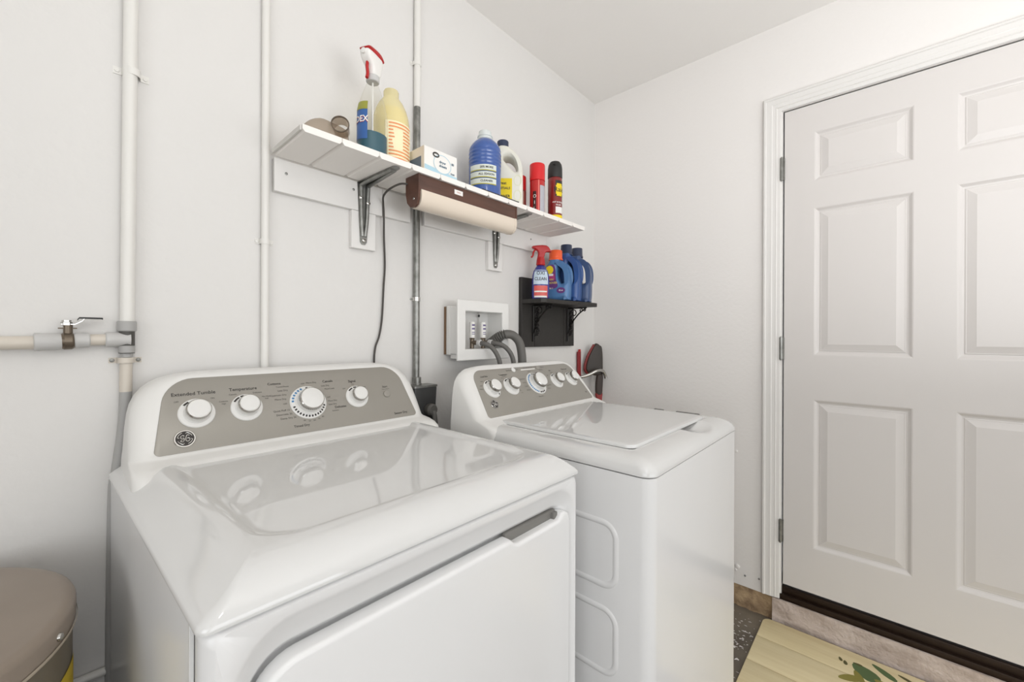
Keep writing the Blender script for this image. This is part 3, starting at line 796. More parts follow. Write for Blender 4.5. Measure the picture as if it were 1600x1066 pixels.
# slim white conduit
slim = thing('white_conduit', 'slim white conduit on the wall at left end of the shelf', 'conduit', (-1.7175, -.0105, .9))
build('pipe', cyl((-1.7180, -.0105, H), (-1.7185, -.0105, .60), .0098, 18), PIPEW, slim, 30)
strap('conduit_strap', -1.7183, 1.485, .0102, .014, .012, 'small white one-piece strap on the slim white conduit', 'conduit strap', PIPEW, 'pipe straps')
# conduit feeding the dryer outlet, painted above and bare below
cnd = thing('metal_conduit', 'conduit painted white above and bare grey behind shelf, down to dark outlet', 'conduit', (-1.2325, -.0125, 1.05))
build('painted_length', cyl((-1.2325, -.0125, H), (-1.2325, -.0125, 2.050), .0118, 18), PIPEW, cnd, 30)
build('bare_length', cyl((-1.2325, -.0125, 2.050), (-1.2325, -.0125, 1.066), .0116, 18), STEEL, cnd, 30)
build('connector', axis_lathe([(.0165, 0), (.0165, .004), (.0150, .006), (.0150, .026), (.0125, .028)], (-1.2325, -.0170, 1.056), (0, 0, 1), 20), STEEL, cnd, 30)
strap('conduit_strap', -1.2325, 1.362, .0122, .014, .005, 'shiny metal strap on the bare grey conduit below the lamp', 'conduit strap', CHROME, 'pipe straps')
strap('conduit_strap', -1.2325, 2.205, .0122, .014, .012, 'white painted strap on conduit above the yellow jug', 'conduit strap', PIPEW, 'pipe straps')
outl = thing('dryer_outlet', 'dark grey surface outlet box with plug between dryer and washer', 'outlet', (-1.22, -.03, .93))
rg = [[(a, b, z) for a, b in rrect(-1.272 + i, -1.178 - i, -.062 + i, -.002, .006, 4)] for z, i in ((.925, 0), (.99, .001), (1.046, -.001), (1.050, .0))]
build('box', loft(rg), mat('outlet_grey', (62, 62, 62), .4), outl, 30)
build('cover_rim', loft([[(a, b, z) for a, b in rrect(-1.2755, -1.1745, -.0655, -.001, .007, 4)] for z in (1.0495, 1.0560)]), STEEL, outl, 30)
build('plug', axis_lathe([(.019, 0), (.021, .006), (.021, .022), (.016, .030)], (-1.214, -.062, .972), (0, -1, 0), 20), GREYRUB, outl, 30)
single('dryer_power_cord', tube([(-1.214, -.090, .968), (-1.214, -.098, .945), (-1.214, -.100, .88), (-1.22, -.09, .60), (-1.24, -.06, .30)], .009, 10, 6), GREYRUB, 'grey power cord hanging from the dark outlet plug', 'cord', smooth=60)

# ================================================================== WASHER HOOKUP BOX
hk = thing('washer_outlet_box', 'white plastic washer supply box with valves on the wall', 'outlet box', (-.98, -.05, 1.14))
oy = -.098
fo = lambda off, y, r: [(a, y, b) for a, b in rrect(-1.113 + off, -.838 - off, 1.139 + off, 1.366 - off, r, 3)]
fi = lambda off, y, r: [(a, y, b) for a, b in rrect(-1.0745 - off, -.8765 + off, 1.1815 - off, 1.3245 + off, r, 3)]
build('front_frame', loft([fo(0, oy + .006, .003), fo(0, oy, .003), fo(.0025, oy - .0022, .003), fi(.002, oy - .0022, .002), fi(0, oy, .002), fi(0, oy + .010, .002)], False, False), PLASTIC_W, hk, 30)
bi = lambda off, y: [(a, y, b) for a, b in rrect(-1.0745 - off, -.8765 + off, 1.1815 - off, 1.3245 + off, .003, 3)]
build('inner_box', loft([bi(.0005, oy + .008), bi(.0, -.0145)], False, True), PLASTIC_W, hk, False)
sh = lambda off, y: [(a, y, b) for a, b in rrect(-1.0910 - off, -.8620 + off, 1.1620 - off, 1.3430 + off, .003, 3)]
build('outer_shell', loft([sh(0, oy + .007), sh(0, -.030), sh(.0035, -.029), sh(.0035, -.0105)], False, True), PLASTIC_W, hk, 30)
build('drain_boss', box(-1.084, -.868, oy + .008, -.022, 1.144, 1.1615, .002), PLASTIC_W, hk, 30)
build('divider', box(-.9385, -.9355, -.030, -.0145, 1.182, 1.324), PLASTIC_W, hk, False)
build('backing_wood', box(-1.0985, -.866, -.0098, -.0005, 1.160, 1.343), mat('raw_wood', (120, 96, 74), .8), hk, False)
build('knockout', axis_lathe([(.0055, 0), (.0055, .001)], (-.9435, -.0305, 1.313), (0, -1, 0), 14), DARKGAP, hk, False)
for x, lab in ((-1.009, 'left'), (-.950, 'right')):
    vy = -.062
    vs = build('valve', join(cyl((x, vy, 1.1825), (x, vy, 1.224), .0085, 16), axis_lathe([(.0105, 0), (.0105, .006), (.008, .008)], (x, vy, 1.217), (0, 0, 1), 6), cyl((x, vy, 1.206), (x + .008, vy - .026, 1.204), .0085, 16)), BRASS, hk, 30)
    build('hammer_arrestor', axis_lathe([(.0108, 0), (.0112, .002), (.0112, .058), (.0100, .062), (.0040, .063)], (x, vy, 1.224), (0, 0, 1), 20), WHITEL, vs, 30)
    bits = []
    for k, z in enumerate((1.270, 1.256, 1.244, 1.237)):
        v, f = text2d('ABCD'[k:k + 1] if False else '=', .010)
        bits.append(wrap_patch(lambda z_: .0112, math.radians(228), math.radians(300), z, z + (.007 if k < 2 else .003), .0006, 6, 1, (x, vy, 0)))
    build('printed_band', join(*bits), mat('arrestor_ink_' + lab, (112, 104, 140), .6), vs, False)
    build('hose_nut', axis_lathe([(.0125, 0), (.0135, .002), (.0135, .014), (.011, .016)], (x + .008, vy - .024, 1.204), (.3, -1, -.06), 14), FITTING, vs, 30)
single('supply_hose', tube([(-1.0, -.098, 1.203), (-.992, -.122, 1.200), (-.978, -.142, 1.186), (-.966, -.158, 1.158), (-.958, -.166, 1.12), (-.955, -.17, 1.04), (-.955, -.17, .88)], .0092, 12, 8), GREYRUB, 'thin grey supply hose from left valve of the white wall box', 'hose', 'washer hoses', smooth=60)
single('supply_hose', tube([(-.941, -.098, 1.204), (-.925, -.122, 1.201), (-.905, -.142, 1.188), (-.888, -.158, 1.160), (-.880, -.166, 1.12), (-.877, -.17, 1.04), (-.877, -.17, .88)], .0092, 12, 8), GREYRUB, 'thin grey supply hose from right valve of the white wall box', 'hose', 'washer hoses', smooth=60)
single('drain_hose', tube([(-.905, -.050, 1.195), (-.903, -.070, 1.208), (-.900, -.092, 1.222), (-.893, -.112, 1.233), (-.876, -.128, 1.239), (-.852, -.140, 1.232), (-.830, -.150, 1.206), (-.822, -.156, 1.165), (-.820, -.160, 1.10), (-.82, -.165, .95), (-.82, -.17, .80)],
       lambda u: .0175 + (.0036 * math.sin(u * 200) if u < .36 else 0), 16, 20), GREYRUB, 'thick grey ribbed drain hose arching out of the white wall box', 'hose', 'washer hoses', smooth=60)

# ================================================================== BLACK CORNER SHELF
bs = thing('black_shelf', 'black wooden wall shelf with iron scrollwork holding the blue jugs', 'shelf', (-.46, -.08, 1.18))
build('back_panel', box(-.664, -.236, -.0195, 0, 1.180, 1.504, .0015, 1), BLACKWOOD, bs, 30)
for x in (-.565, -.325):
    build('batten', box(x - .004, x + .004, -.0225, -.0190, 1.184, 1.382, .001, 1), BLACKWOOD, bs, False)
bo = [(-.662, -.0200), (-.662, -.128), (-.640, -.142), (-.600, -.141), (-.54, -.1405), (-.47, -.146), (-.40, -.156), (-.33, -.166), (-.275, -.171), (-.252, -.168), (-.246, -.150), (-.246, -.0200)]
bo = smooth2(bo[1:-1], 1)
bo = [(-.662, -.0200)] + bo + [(-.246, -.0200)]
build('board', loft([[(a, b, 1.381) for a, b in bo], [(a, b - .0015, 1.3835) for a, b in bo], [(a, b - .0015, 1.3975) for a, b in bo], [(a, b, 1.400) for a, b in bo]]), BLACKWOOD, bs, 25)
def scroll(cx, cz, r, turns, a0, d=1):
    return [(cx + r * (1 - .75 * k / 14) * math.cos(a0 + d * turns * 2 * PI * k / 14), cz + r * (1 - .75 * k / 14) * math.sin(a0 + d * turns * 2 * PI * k / 14)) for k in range(15)]
for x in (-.585, -.300):
    br = build('iron_bracket', join(tube([(x, -.024, 1.205), (x, -.024, 1.374)], .0035, 6, 1), tube([(x, -.024, 1.376), (x, -.138, 1.376)], .0035, 6, 1), tube([(x, -.026, 1.245), (x, -.050, 1.300), (x, -.090, 1.345), (x, -.132, 1.373)], .0038, 6, 6)), IRON, bs, 60)
    for (cy, cz, r, t, a) in ((-.060, 1.350, .022, 1.2, 0), (-.104, 1.364, .011, 1.2, 1), (-.125, 1.366, .0075, 1.2, 2), (-.045, 1.310, .015, 1.2, 3), (-.040, 1.275, .011, 1.2, 1)):
        build('iron_scroll', tube([(x, p, q) for p, q in scroll(cy, cz, r, t, a)], .0026, 6, 3), IRON, br, 60)
    # flat leaf-work on the back panel beside each bracket
    for k in range(12):
        zz = 1.230 + .011 * k; dx = .012 + .016 * ((k * 37) % 5) / 5
        build('iron_leaf', tube([(x + dx, -.0205, zz), (x + dx + .012, -.0270, zz + .010), (x + dx + .022, -.0235, zz + .004)], lambda u: .0018 + .0022 * math.sin(PI * u), 6, 4), IRON, br, 60)

# ================================================================== HANGING TOOLS BY THE CORNER
stick = thing('red_stick', 'thin dark red stick leaning on wall behind the washer', 'stick', (-.172, -.02, .02))
build('shaft', loft([[(a, b, 0.0) for a, b in rrect(-.176, -.150, -.020, -.008, .003, 3)], [(a, b, 1.146) for a, b in rrect(-.188, -.162, -.018, -.006, .003, 3)]]), mat('dark_red_paint', (138, 34, 38), .45), stick, 30)
build('tip', loft([[(a, b, 1.146) for a, b in rrect(-.178, -.162, -.018, -.006, .003, 3)], [(a, b, 1.160) for a, b in rrect(-.174, -.163, -.017, -.007, .003, 3)]]), RED, stick, 30)
tool = thing('hanging_brush', 'black and red folded tool handle hanging from a hook near the corner', 'tool', (-.07, -.06, .87))
hd = smooth2([(-.012, .318), (.016, .312), (.030, .290), (.034, .20), (.030, .150), (.006, .142), (-.040, .150), (-.062, .168), (-.066, .195), (-.050, .250)], 4)
def place(vf, loc, rz): return xf(vf, loc, rz)
tl = Vector((0, 0, 0))
def part(name, vf, m, par, smooth=40): return build(name, vf, m, par, smooth, local=True)
rzt = math.radians(-38)
part('head', xf(puffy(hd, [], .030, .010), (0, 0, 0), rzt), mat('tool_black', (52, 44, 38), .5), tool)
part('red_edge', xf(tube([(-.016, -.003, .314), (-.052, -.003, .250), (-.0690, -.003, .195), (-.064, -.003, .166), (-.040, -.003, .148)], .0085, 8, 6), (0, 0, 0), rzt), mat('tool_red', (128, 36, 36), .45), tool)
part('neck', xf(puffy(smooth2([(.004, .155), (.034, .155), (.034, .070), (.028, .035), (.000, .035), (-.006, .080)], 3), [], .024, .008), (0, 0, 0), rzt), mat('tool_dark', (58, 46, 40), .5), tool)
part('red_tail', xf(puffy(smooth2([(-.004, .045), (.031, .048), (.032, .02), (.024, -.045), (.006, -.045), (-.002, .01)], 3), [], .022, .007), (0, 0, 0), rzt), mat('tool_tail_red', (150, 48, 48), .5), tool)
single('wall_hook', tube([(-.190, -.0, 1.010), (-.175, -.030, 1.010), (-.145, -.058, 1.022), (-.115, -.082, 1.040), (-.085, -.092, 1.044), (-.062, -.098, 1.036), (-.048, -.102, 1.014), (-.044, -.104, .998)], .0090, 10, 8), CHROME, 'chrome hook on wall holding the black and red tool', 'hook', smooth=60)

# ================================================================== TANK
tank = thing('storage_tank', 'taupe round metal tank with flat lid, bottom left corner', 'tank', (-2.336, -.282, 0))
TR = .262
part('body', lathe([(TR - .006, .0), (TR - .004, .02), (TR - .004, .790)], 96), TAUPE_D, tank)
lidp = part('lid', lathe([(TR - .002, .782), (TR, .784), (TR, .808), (TR - .002, .813), (TR - .008, .8165), (TR - .016, .8175), (.001, .8185)], 96), TAUPE, tank)
part('lid_seam', lathe([(TR + .0012, .7800), (TR + .0018, .7825), (TR + .0012, .785)], 96, cap0=False, cap1=False), mat('seam_light', (176, 164, 146), .35), tank)
for a in (-22, 70, 170):
    q = axis_lathe([(.0058, 0), (.0052, .003), (.0005, .005)], (TR * math.cos(math.radians(a)), TR * math.sin(math.radians(a)), .7955), (math.cos(math.radians(a)), math.sin(math.radians(a)), 0), 12)
    part('screw', q, CHROME, lidp)
rt = lambda z: TR - .004
wl_ = part('warning_label', wrap_patch(rt, math.radians(-35), math.radians(-1), .600, .722, .0008, 14, 1), mat('sticker_yellow', (204, 176, 34), .5), tank)
tri = []
for sgn in (0,):
    for (a, z) in ((-31, .61), (-6, .61), (-18.5, .70)):
        tri.append((rt(0) * 1.006 * math.cos(math.radians(a)), rt(0) * 1.006 * math.sin(math.radians(a)), z))
part('warning_print', wrap_text('⚠' if False else '!', .07, rt, math.radians(-14), .655, .0016), INK, wl_, False)

# ================================================================== FLOOR MAT
fm = thing('floor_mat', 'tan wood-print floor mat with green leaf motif before the door', 'mat', (-.40, -1.5, 0))
mo = lambda off, z: [(a, b, z) for a, b in rrect(-.62 + off, -.022 - off, -2.05 + off, -.868 - off, .030, 5)]
build('base', loft([mo(0, .0005), mo(-.001, .004), mo(.001, .009)]), MAT_EDGE, fm, 40)
xs_ = [-.619, -.504, -.337, -.170, -.023]
for a, b in zip(xs_, xs_[1:]):
    first, last = a == xs_[0], b == xs_[-1]
    out = lambda off: rrect(a + .0012 + (off if not first else off), b - .0012 - off, -2.048 + off, -.870 - off, 0, 5, (.029 if first else .001, .029 if last else .001, .029 if last else .001, .029 if first else .001))
    build('printed_plank', loft([[(x, y, .0085) for x, y in out(0)], [(x, y, .0118) for x, y in out(.0)], [(x, y, .0128) for x, y in out(.0015)]]), MAT_TAN, fm, 30)
def leaf(cx, cy, ang, L, Wd, m, k):
    o = []
    for i in range(14):
        t = 2 * PI * i / 14
        x = L * math.cos(t); y = Wd * math.sin(t) * (1 - .25 * math.cos(t))
        o.append((cx + x * math.cos(ang) - y * math.sin(ang), cy + x * math.sin(ang) + y * math.cos(ang)))
    build('printed_leaf', loft([[(a, b, .0127) for a, b in o], [(a, b, .0133 + k * .0001) for a, b in o]]), m, fm, False)
G1 = mat('leaf_green', (84, 106, 66), .6); G2 = mat('leaf_olive', (138, 130, 62), .6); G3 = mat('leaf_dark', (88, 84, 48), .6)
for i, (cx, cy, a, L, Wd, m) in enumerate([(-.122, -1.208, .9, .046, .031, G1), (-.075, -1.258, .95, .042, .013, G1), (-.190, -1.165, 2.2, .036, .016, G2), (-.160, -1.190, .4, .030, .012, G2), (-.110, -1.150, .2, .012, .006, G3), (-.090, -1.185, 1.6, .014, .005, G3),
        (-.062, -1.315, 1.2, .022, .006, G3), (-.150, -1.270, 1.3, .040, .018, G2), (-.215, -1.220, 2.0, .040, .022, G1), (-.240, -1.300, 1.2, .045, .022, G2), (-.180, -1.330, .7, .045, .024, G1), (-.110, -1.345, 1.0, .040, .016, G2), (-.100, -1.135, .4, .010, .005, G3)]):
    leaf(cx, cy, a, L, Wd, m, i)

# ================================================================== THINGS ON THE PLANK SHELF
ST = SZ1 + .0002
def flat_patch(pts, y, m, par, name='label', th=.0006):
    """flat printed label on a front face (local x-z)"""
    return part(name, loft([[(a, y + .0004, b) for a, b in pts], [(a, y - th, b) for a, b in pts]]), m, par, False)
def flat_text(items, y, m, par, name='printed_lettering'):
    P = []
    for s, z, txt, size in items:
        v, f = text2d(txt, size, 'CENTER', .0003)
        P.append(([(s + a, y, z + b) for a, b in v], f))
    return part(name, join(*P), m, par, False)

# smoky plastic dispensing cup lying on its side
SMOKE = clear('smoky_plastic', (232, 224, 214), body=.22, body_rgb=(176, 164, 152))
cup = thing('smoky_plastic_cup', 'smoky clear plastic cup lying on left end of plank shelf', 'cup', (-1.622, -.150, ST))
part('body', puffy(smooth2([(-.060, .002), (.050, .002), (.058, .030), (.050, .052), (.012, .058), (-.020, .058), (-.052, .036)], 3), [], .060, .010), SMOKE, cup)
c0, ax_ = Vector((.034, -.030, .046)), Vector((-.52, -.80, .12)).normalized()
part('spout', axis_lathe([(.0200, -.012), (.0215, .022), (.0200, .022), (.0185, -.010)], c0, ax_, 32, False, False), SMOKE, cup, 40)
part('rim', axis_lathe([(.0212, .019), (.0228, .021), (.0228, .024), (.0205, .024), (.0203, .020)], c0, ax_, 32, False, False), mat('smoky_rim', (96, 84, 72), .25), cup, 40)

# clear window-cleaner spray bottle with teal liquid
CLEARP = clear('clear_plastic', (252, 252, 250), body=.02)
TEAL = mat('teal_liquid', (0, 78, 96), .3)
sp = thing('spray_bottle', 'clear spray bottle with teal liquid and red-topped white trigger head', 'spray bottle', (-1.487, -.160, ST), math.radians(0), 'trigger spray bottles')
pw = [(.0400, 0), (.0432, .004), (.0438, .02), (.0436, .115), (.0425, .135), (.0385, .155), (.0320, .178), (.0240, .200), (.0180, .216), (.0150, .222), (.0150, .232)]
part('bottle', lathe(pw, 40, 1, .82, cap1=False), CLEARP, sp, 40)
part('liquid', lathe([(.0385, .002), (.0422, .006), (.0424, .070), (.0418, .0705)], 40, 1, .82), TEAL, sp, 30)
rw = interp(pw)
lb = part('label', wrap_patch(rw, math.radians(110), math.radians(227), .045, .150, .0006, 16, 8, sx=1, sy=.82), mat('label_blue', (52, 96, 160), .4), sp, 40)
part('label_top', wrap_patch(rw, math.radians(110), math.radians(227), .128, .152, .0012, 16, 4, sx=1, sy=.82), mat('label_green', (150, 150, 60), .4), lb, 40)
part('brand_lettering', wrap_text('WINDEX', .024, rw, math.radians(170), .100, .0020, sx=1, sy=.82, bold=.0004), WHITEL, lb, False)
part('brand_shadow', wrap_text('WINDEX', .024, rw, math.radians(168.5), .0985, .0015, sx=1, sy=.82, bold=.0004), RED, lb, False)
for k in range(7):
    part('grip_rib', wrap_patch(rw, math.radians(292), math.radians(318), .088 + .0115 * k, .0905 + .0115 * k, .0010, 8, 1, sx=1, sy=.82), CLEARP, sp, 40)
part('collar', lathe([(.0165, .224), (.0185, .226), (.0185, .241), (.0150, .243)], 28), FITTING, sp, 30)
part('dip_tube', cyl((0, 0, .01), (0, 0, .23), .0025, 8), WHITEL, sp, 30)
rzh = math.radians(205)
hp = smooth2([(-.016, .240), (.014, .240), (.018, .262), (.034, .276), (.040, .290), (.036, .300), (-.010, .306), (-.030, .296), (-.026, .270)], 3)
head = part('trigger_head', xf(puffy(hp, [], .032, .008), (0, 0, 0), rzh), WHITEL, sp)
part('head_cap', xf(puffy(smooth2([(-.031, .296), (.036, .299), (.030, .310), (-.008, .315), (-.028, .309)], 3), [], .035, .006), (0, 0, 0), rzh), RED, head)
part('trigger', xf(tube([(.022, 0, .278), (.026, 0, .258), (.023, 0, .240), (.027, 0, .224)], .0045, 8, 4), (0, 0, 0), rzh), RED, head)
part('nozzle', xf(axis_lathe([(.0075, 0), (.0075, .008), (.004, .0085)], (.036, 0, .291), (1, 0, 0), 16), (0, 0, 0), rzh), WHITEL, head)

# yellow cleaner jug
YJ = clear('pale_yellow_plastic', (252, 246, 214), body=.45, body_rgb=(246, 238, 200))
yj = thing('yellow_jug', 'translucent yellow jug with orange print behind the clear spray bottle', 'jug', (-1.388, -.096, ST))
py_ = [(.050, 0), (.0565, .005), (.0580, .015), (.0580, .125), (.0575, .150), (.0540, .180), (.0470, .205), (.0370, .226), (.0270, .240), (.0235, .246), (.0235, .264), (.0215, .268)]
part('bottle', lathe(py_, 40), YJ, yj, 40)
part('contents', lathe([(.048, .003), (.0555, .008), (.0560, .150), (.0520, .179), (.046, .200)], 36), mat('yellow_liquid', (246, 234, 178), .3), yj, 40)
ry = interp(py_)
OR = mat('orange_print', (232, 150, 96), .5)
ylab = part('label', wrap_patch(ry, math.radians(222), math.radians(356), .020, .150, .0005, 24, 6), mat('cream_label', (248, 236, 196), .5), yj, 40)
lines = []
for k in range(11):
    z = .142 - .0105 * k
    for a0, a1 in (((232, 250), (276, 312)) if 1 < k < 8 else ((232, 312),)):
        lines.append(wrap_patch(ry, math.radians(a0), math.radians(a1 - (k * 7) % 9), z - .0022, z + .0022, .0013, 10, 1))
part('printed_lines', join(*lines), OR, ylab, False)
part('barcode', join(*[wrap_patch(ry, math.radians(244 + k * 2.6), math.radians(245.4 + k * 2.6), .004, .018, .0014, 1, 1) for k in range(8)]), INK, ylab, False)

# dryer sheet box
bx_ = thing('cardboard_box', 'small white carton with oval logo beside the yellow jug', 'box', (-1.262, -.140, ST))
part('carton', box(-.066, .066, -.050, .050, 0, .092, .001, 1), WHITEL, bx_, False)
CREAM = mat('carton_cream', (228, 220, 206), .6)
e1 = part('end_panel', box(-.0668, -.0660, -.0495, .0495, .0005, .0915), CREAM, bx_, False)
part('end_window', box(-.0674, -.0666, -.034, .036, .010, .062), mat('carton_slate', (96, 112, 130), .5), e1, False)
ell = lambda cx, cz, rx, rz_: [(cx + rx * math.cos(2 * PI * k / 28), cz + rz_ * math.sin(2 * PI * k / 28)) for k in range(28)]
def ring_patch(cx, cz, rx, rz_, w, y, m, par, name):
    o, i = ell(cx, cz, rx, rz_), ell(cx, cz, rx - w, rz_ - w)
    n = len(o)
    return part(name, ([(a, y, b) for a, b in o] + [(a, y, b) for a, b in i], [(k, (k + 1) % n, n + (k + 1) % n, n + k) for k in range(n)]), m, par, False)
LB = mat('carton_pale_blue', (176, 208, 222), .5)
flat_patch([(-.065, .020), (.065, .012), (.065, .024), (-.065, .034)], -.0504, LB, bx_, 'colour_band')
flat_patch(ell(.004, .050, .036, .030), -.0508, WHITEL, bx_, 'logo_oval')
ring_patch(.004, .050, .036, .030, .0022, -.0518, LB, bx_, 'logo_ring')
ring_patch(-.022, .074, .013, .0085, .0045, -.0520, INK, bx_, 'small_emblem')
flat_text([(.004, .056, 'dryer', .012), (.006, .044, 'sheets', .012), (.046, .062, '80', .010), (.046, .030, 'fresh', .008)], -.0522, mat('carton_ink', (84, 110, 130), .6), bx_)

# tray and blue ribbed jug
single('black_tray', join(box(-1.098, -.905, -.212, -.050, ST, ST + .004, .001, 1), box(-1.098, -.905, -.212, -.208, ST + .003, ST + .012, .001, 1), box(-1.098, -1.094, -.212, -.050, ST + .003, ST + .010), box(-.909, -.905, -.212, -.050, ST + .003, ST + .012), box(-1.098, -.905, -.054, -.050, ST + .003, ST + .012)), BLACKP, 'thin black tray under the ribbed blue jug', 'tray')
bj = thing('blue_jug', 'ribbed jug of blue liquid with pale bands and open white neck', 'jug', (-1.008, -.130, ST + .0042))
pb = [(.050, 0), (.0590, .004), (.0612, .015), (.0606, .080)]
for k in range(5):
    z = .118 + .0135 * k
    pb += [(.0614, z), (.0614, z + .005), (.0588, z + .0085), (.0588, z + .0100)]
pb += [(.0606, .188), (.0580, .198), (.0500, .212), (.0390, .224), (.0290, .232)]
BLUEQ = mat('blue_liquid', (60, 92, 160), .22, coat=.4)
part('bottle', lathe(pb, 44), BLUEQ, bj, 40)
part('neck', lathe([(.0292, .230), (.0262, .236), (.0262, .242), (.0290, .243), (.0290, .246), (.0245, .247), (.0240, .262), (.0225, .264)], 28), mat('milky_plastic', (214, 220, 218), .35), bj, 40)
rb_ = interp(pb)
for k, (z0, z1) in enumerate(((.098, .118), (.073, .092), (.048, .067))):
    pl = part('label_band', wrap_patch(lambda z: .0616, math.radians(168), math.radians(268), z0, z1, .0008, 18, 2), mat('band_pale_%d' % k, (216, 222, 214), .4), bj, 40)
    part('band_stripe', wrap_patch(lambda z: .0616, math.radians(168), math.radians(268), z0 - .003, z0 + .001, .0012, 18, 1), mat('band_olive_%d' % k, (176, 172, 84), .4), pl, 40)
    part('printed_lettering', wrap_text(('20% MORE', 'ALL SEASON', 'CLEANER')[k], .011, lambda z: .0616, math.radians(232), (z0 + z1) / 2, .0016, bold=.0002), INK, pl, False)

# white jug with yellow label
wj = thing('white_jug', 'white handled jug with yellow label and navy cap behind the blue jug', 'jug', (-.858, -.104, ST), math.radians(-46))
WJ = mat('white_jug_plastic', (228, 226, 214), .35)
wo = smooth2([(-.060, .004), (.058, .004), (.064, .03), (.064, .13), (.062, .175), (.046, .220), (.014, .252), (-.004, .262), (-.030, .262), (-.040, .245), (-.056, .215), (-.064, .15), (-.064, .03)], 4)
ho = smooth2([(-.012, .216), (.014, .216), (.034, .196), (.042, .166), (.030, .158), (-.002, .190), (-.014, .204)], 4)
part('bottle', puffy(wo, [ho], .090, .018), WJ, wj)
part('cap', lathe([(.022, .258), (.0235, .260), (.0235, .290), (.0215, .293)], 28, loc=(-.017, 0, 0)), NAVY, wj, 30)
yl = flat_patch([(-.058, .020), (.020, .020), (.020, .126), (-.058, .126)], -.0452, YELLOW, wj)
flat_text([(-.019, .106, 'great', .016), (-.022, .086, 'ESSENTIALS', .0135), (-.019, .054, 'CLEANER', .0145), (-.019, .034, 'lemon scent', .008)], -.0466, INK, yl)
RIB = mat('pale_relief', (226, 226, 196), .4)
for cz in (.058, .118):
    ring_patch(.042, cz, .016, .022, .003, -.0456, RIB, wj, 'embossed_ring')

# aerosol cans
def can(name, label, loc, r, h, bodym, capm, capr, caph, rz, domed=False):
    t = thing(name, label, 'spray can', loc, rz, 'aerosol cans on the plank shelf')
    hb = h - caph
    part('can_body', lathe([(r * .9, 0), (r, .003), (r, hb - .006), (r * .94, hb - .001), (r * .90, hb)], 32), bodym, t, 40)
    part('base_rim', lathe([(r * 1.01, .0), (r * 1.03, .003), (r * 1.01, .006)], 32, cap0=False, cap1=False), STEEL, t, 40)
    if domed:
        part('cap', lathe([(capr, hb - .001), (capr * 1.02, hb + .003), (capr * 1.01, hb + caph * .55), (capr * .93, hb + caph * .78), (capr * .70, hb + caph * .95), (capr * .3, hb + caph), (.0005, hb + caph)], 32), capm, t, 40)
    else:
        part('cap', lathe([(capr, hb - .001), (capr, hb + caph * .90), (capr * .96, hb + caph * .97), (capr * .86, hb + caph), (.0005, hb + caph)], 32), capm, t, 40)
    return t
sc_ = can('aerosol_can', 'short red spray can half hidden behind the taller red can', (-.745, -.078, ST), .027, .188, mat('maroon_can', (120, 44, 38), .35), RED, .0265, .062, 0)
part('label', wrap_patch(lambda z: .027, math.radians(195), math.radians(260), .02, .118, .0006, 10, 1), mat('can_grey_label', (150, 110, 98), .45), sc_, 40)
tc_ = can('aerosol_can', 'tall red spray can with red cap and grey side panel', (-.704, -.140, ST), .0325, .236, REDCAN, mat('bright_red_cap', (214, 30, 34), .35), .0332, .072, 0)
part('side_panel', wrap_patch(lambda z: .0325, math.radians(240), math.radians(292), .012, .138, .0006, 12, 1), mat('can_silver_label', (178, 178, 186), .4), tc_, 40)
part('dark_panel', wrap_patch(lambda z: .0325, math.radians(186), math.radians(212), .010, .112, .0006, 8, 1), mat('can_dark_label', (58, 22, 22), .4), tc_, 40)
part('stripe', wrap_patch(lambda z: .0325, math.radians(226), math.radians(234), .006, .160, .0006, 4, 1), mat('can_pale_stripe', (226, 120, 110), .4), tc_, 40)
part('printed_lettering', xf(join(*[wrap_text('OIL'[k], .020, lambda z: .0325, math.radians(200), .09 - .026 * k, .0014) for k in range(3)])), WHITEL, tc_, False)
rc = can('aerosol_can', 'dark red insect spray can with black domed cap at shelf end', (-.586, -.148, ST), .0325, .283, DKRED, BLACKP, .0325, .076, 0, True)
part('cap_nozzle', axis_lathe([(.007, 0), (.0085, .002), (.006, .008), (.003, .0085)], (-.0235, -.0150, .262), (-.8, -.5, .3), 16), BLACKP, rc, 40)
rr_ = lambda z: .0325
part('yellow_foot', wrap_patch(rr_, math.radians(150), math.radians(330), .006, .036, .0005, 24, 1), YELLOW, rc, 40)
bl = part('black_burst', wrap_patch(rr_, math.radians(220), math.radians(290), .118, .190, .0006, 12, 2), BLACKP, rc, 40)
yb2 = []
for (a0, a1, z0, z1) in ((224, 286, .128, .168), (230, 278, .120, .176)):
    yb2.append(wrap_patch(rr_, math.radians(a0), math.radians(a1), z0, z1, .0010, 12, 1))
part('yellow_burst', join(*yb2), YELLOW, bl, 40)
part('brand_lettering', wrap_text('Raid', .030, rr_, math.radians(253), .148, .0018, bold=.00025), BLACKP, bl, False)
wl2 = part('white_panel', wrap_patch(rr_, math.radians(222), math.radians(290), .044, .072, .0007, 12, 1), WHITEL, rc, 40)
part('printed_lettering', join(wrap_text('ANT & ROACH', .0085, rr_, math.radians(246), .092, .0012, bold=.0002), wrap_text('KILLER', .0085, rr_, math.radians(246), .080, .0012, bold=.0002)), WHITEL, rc, False)

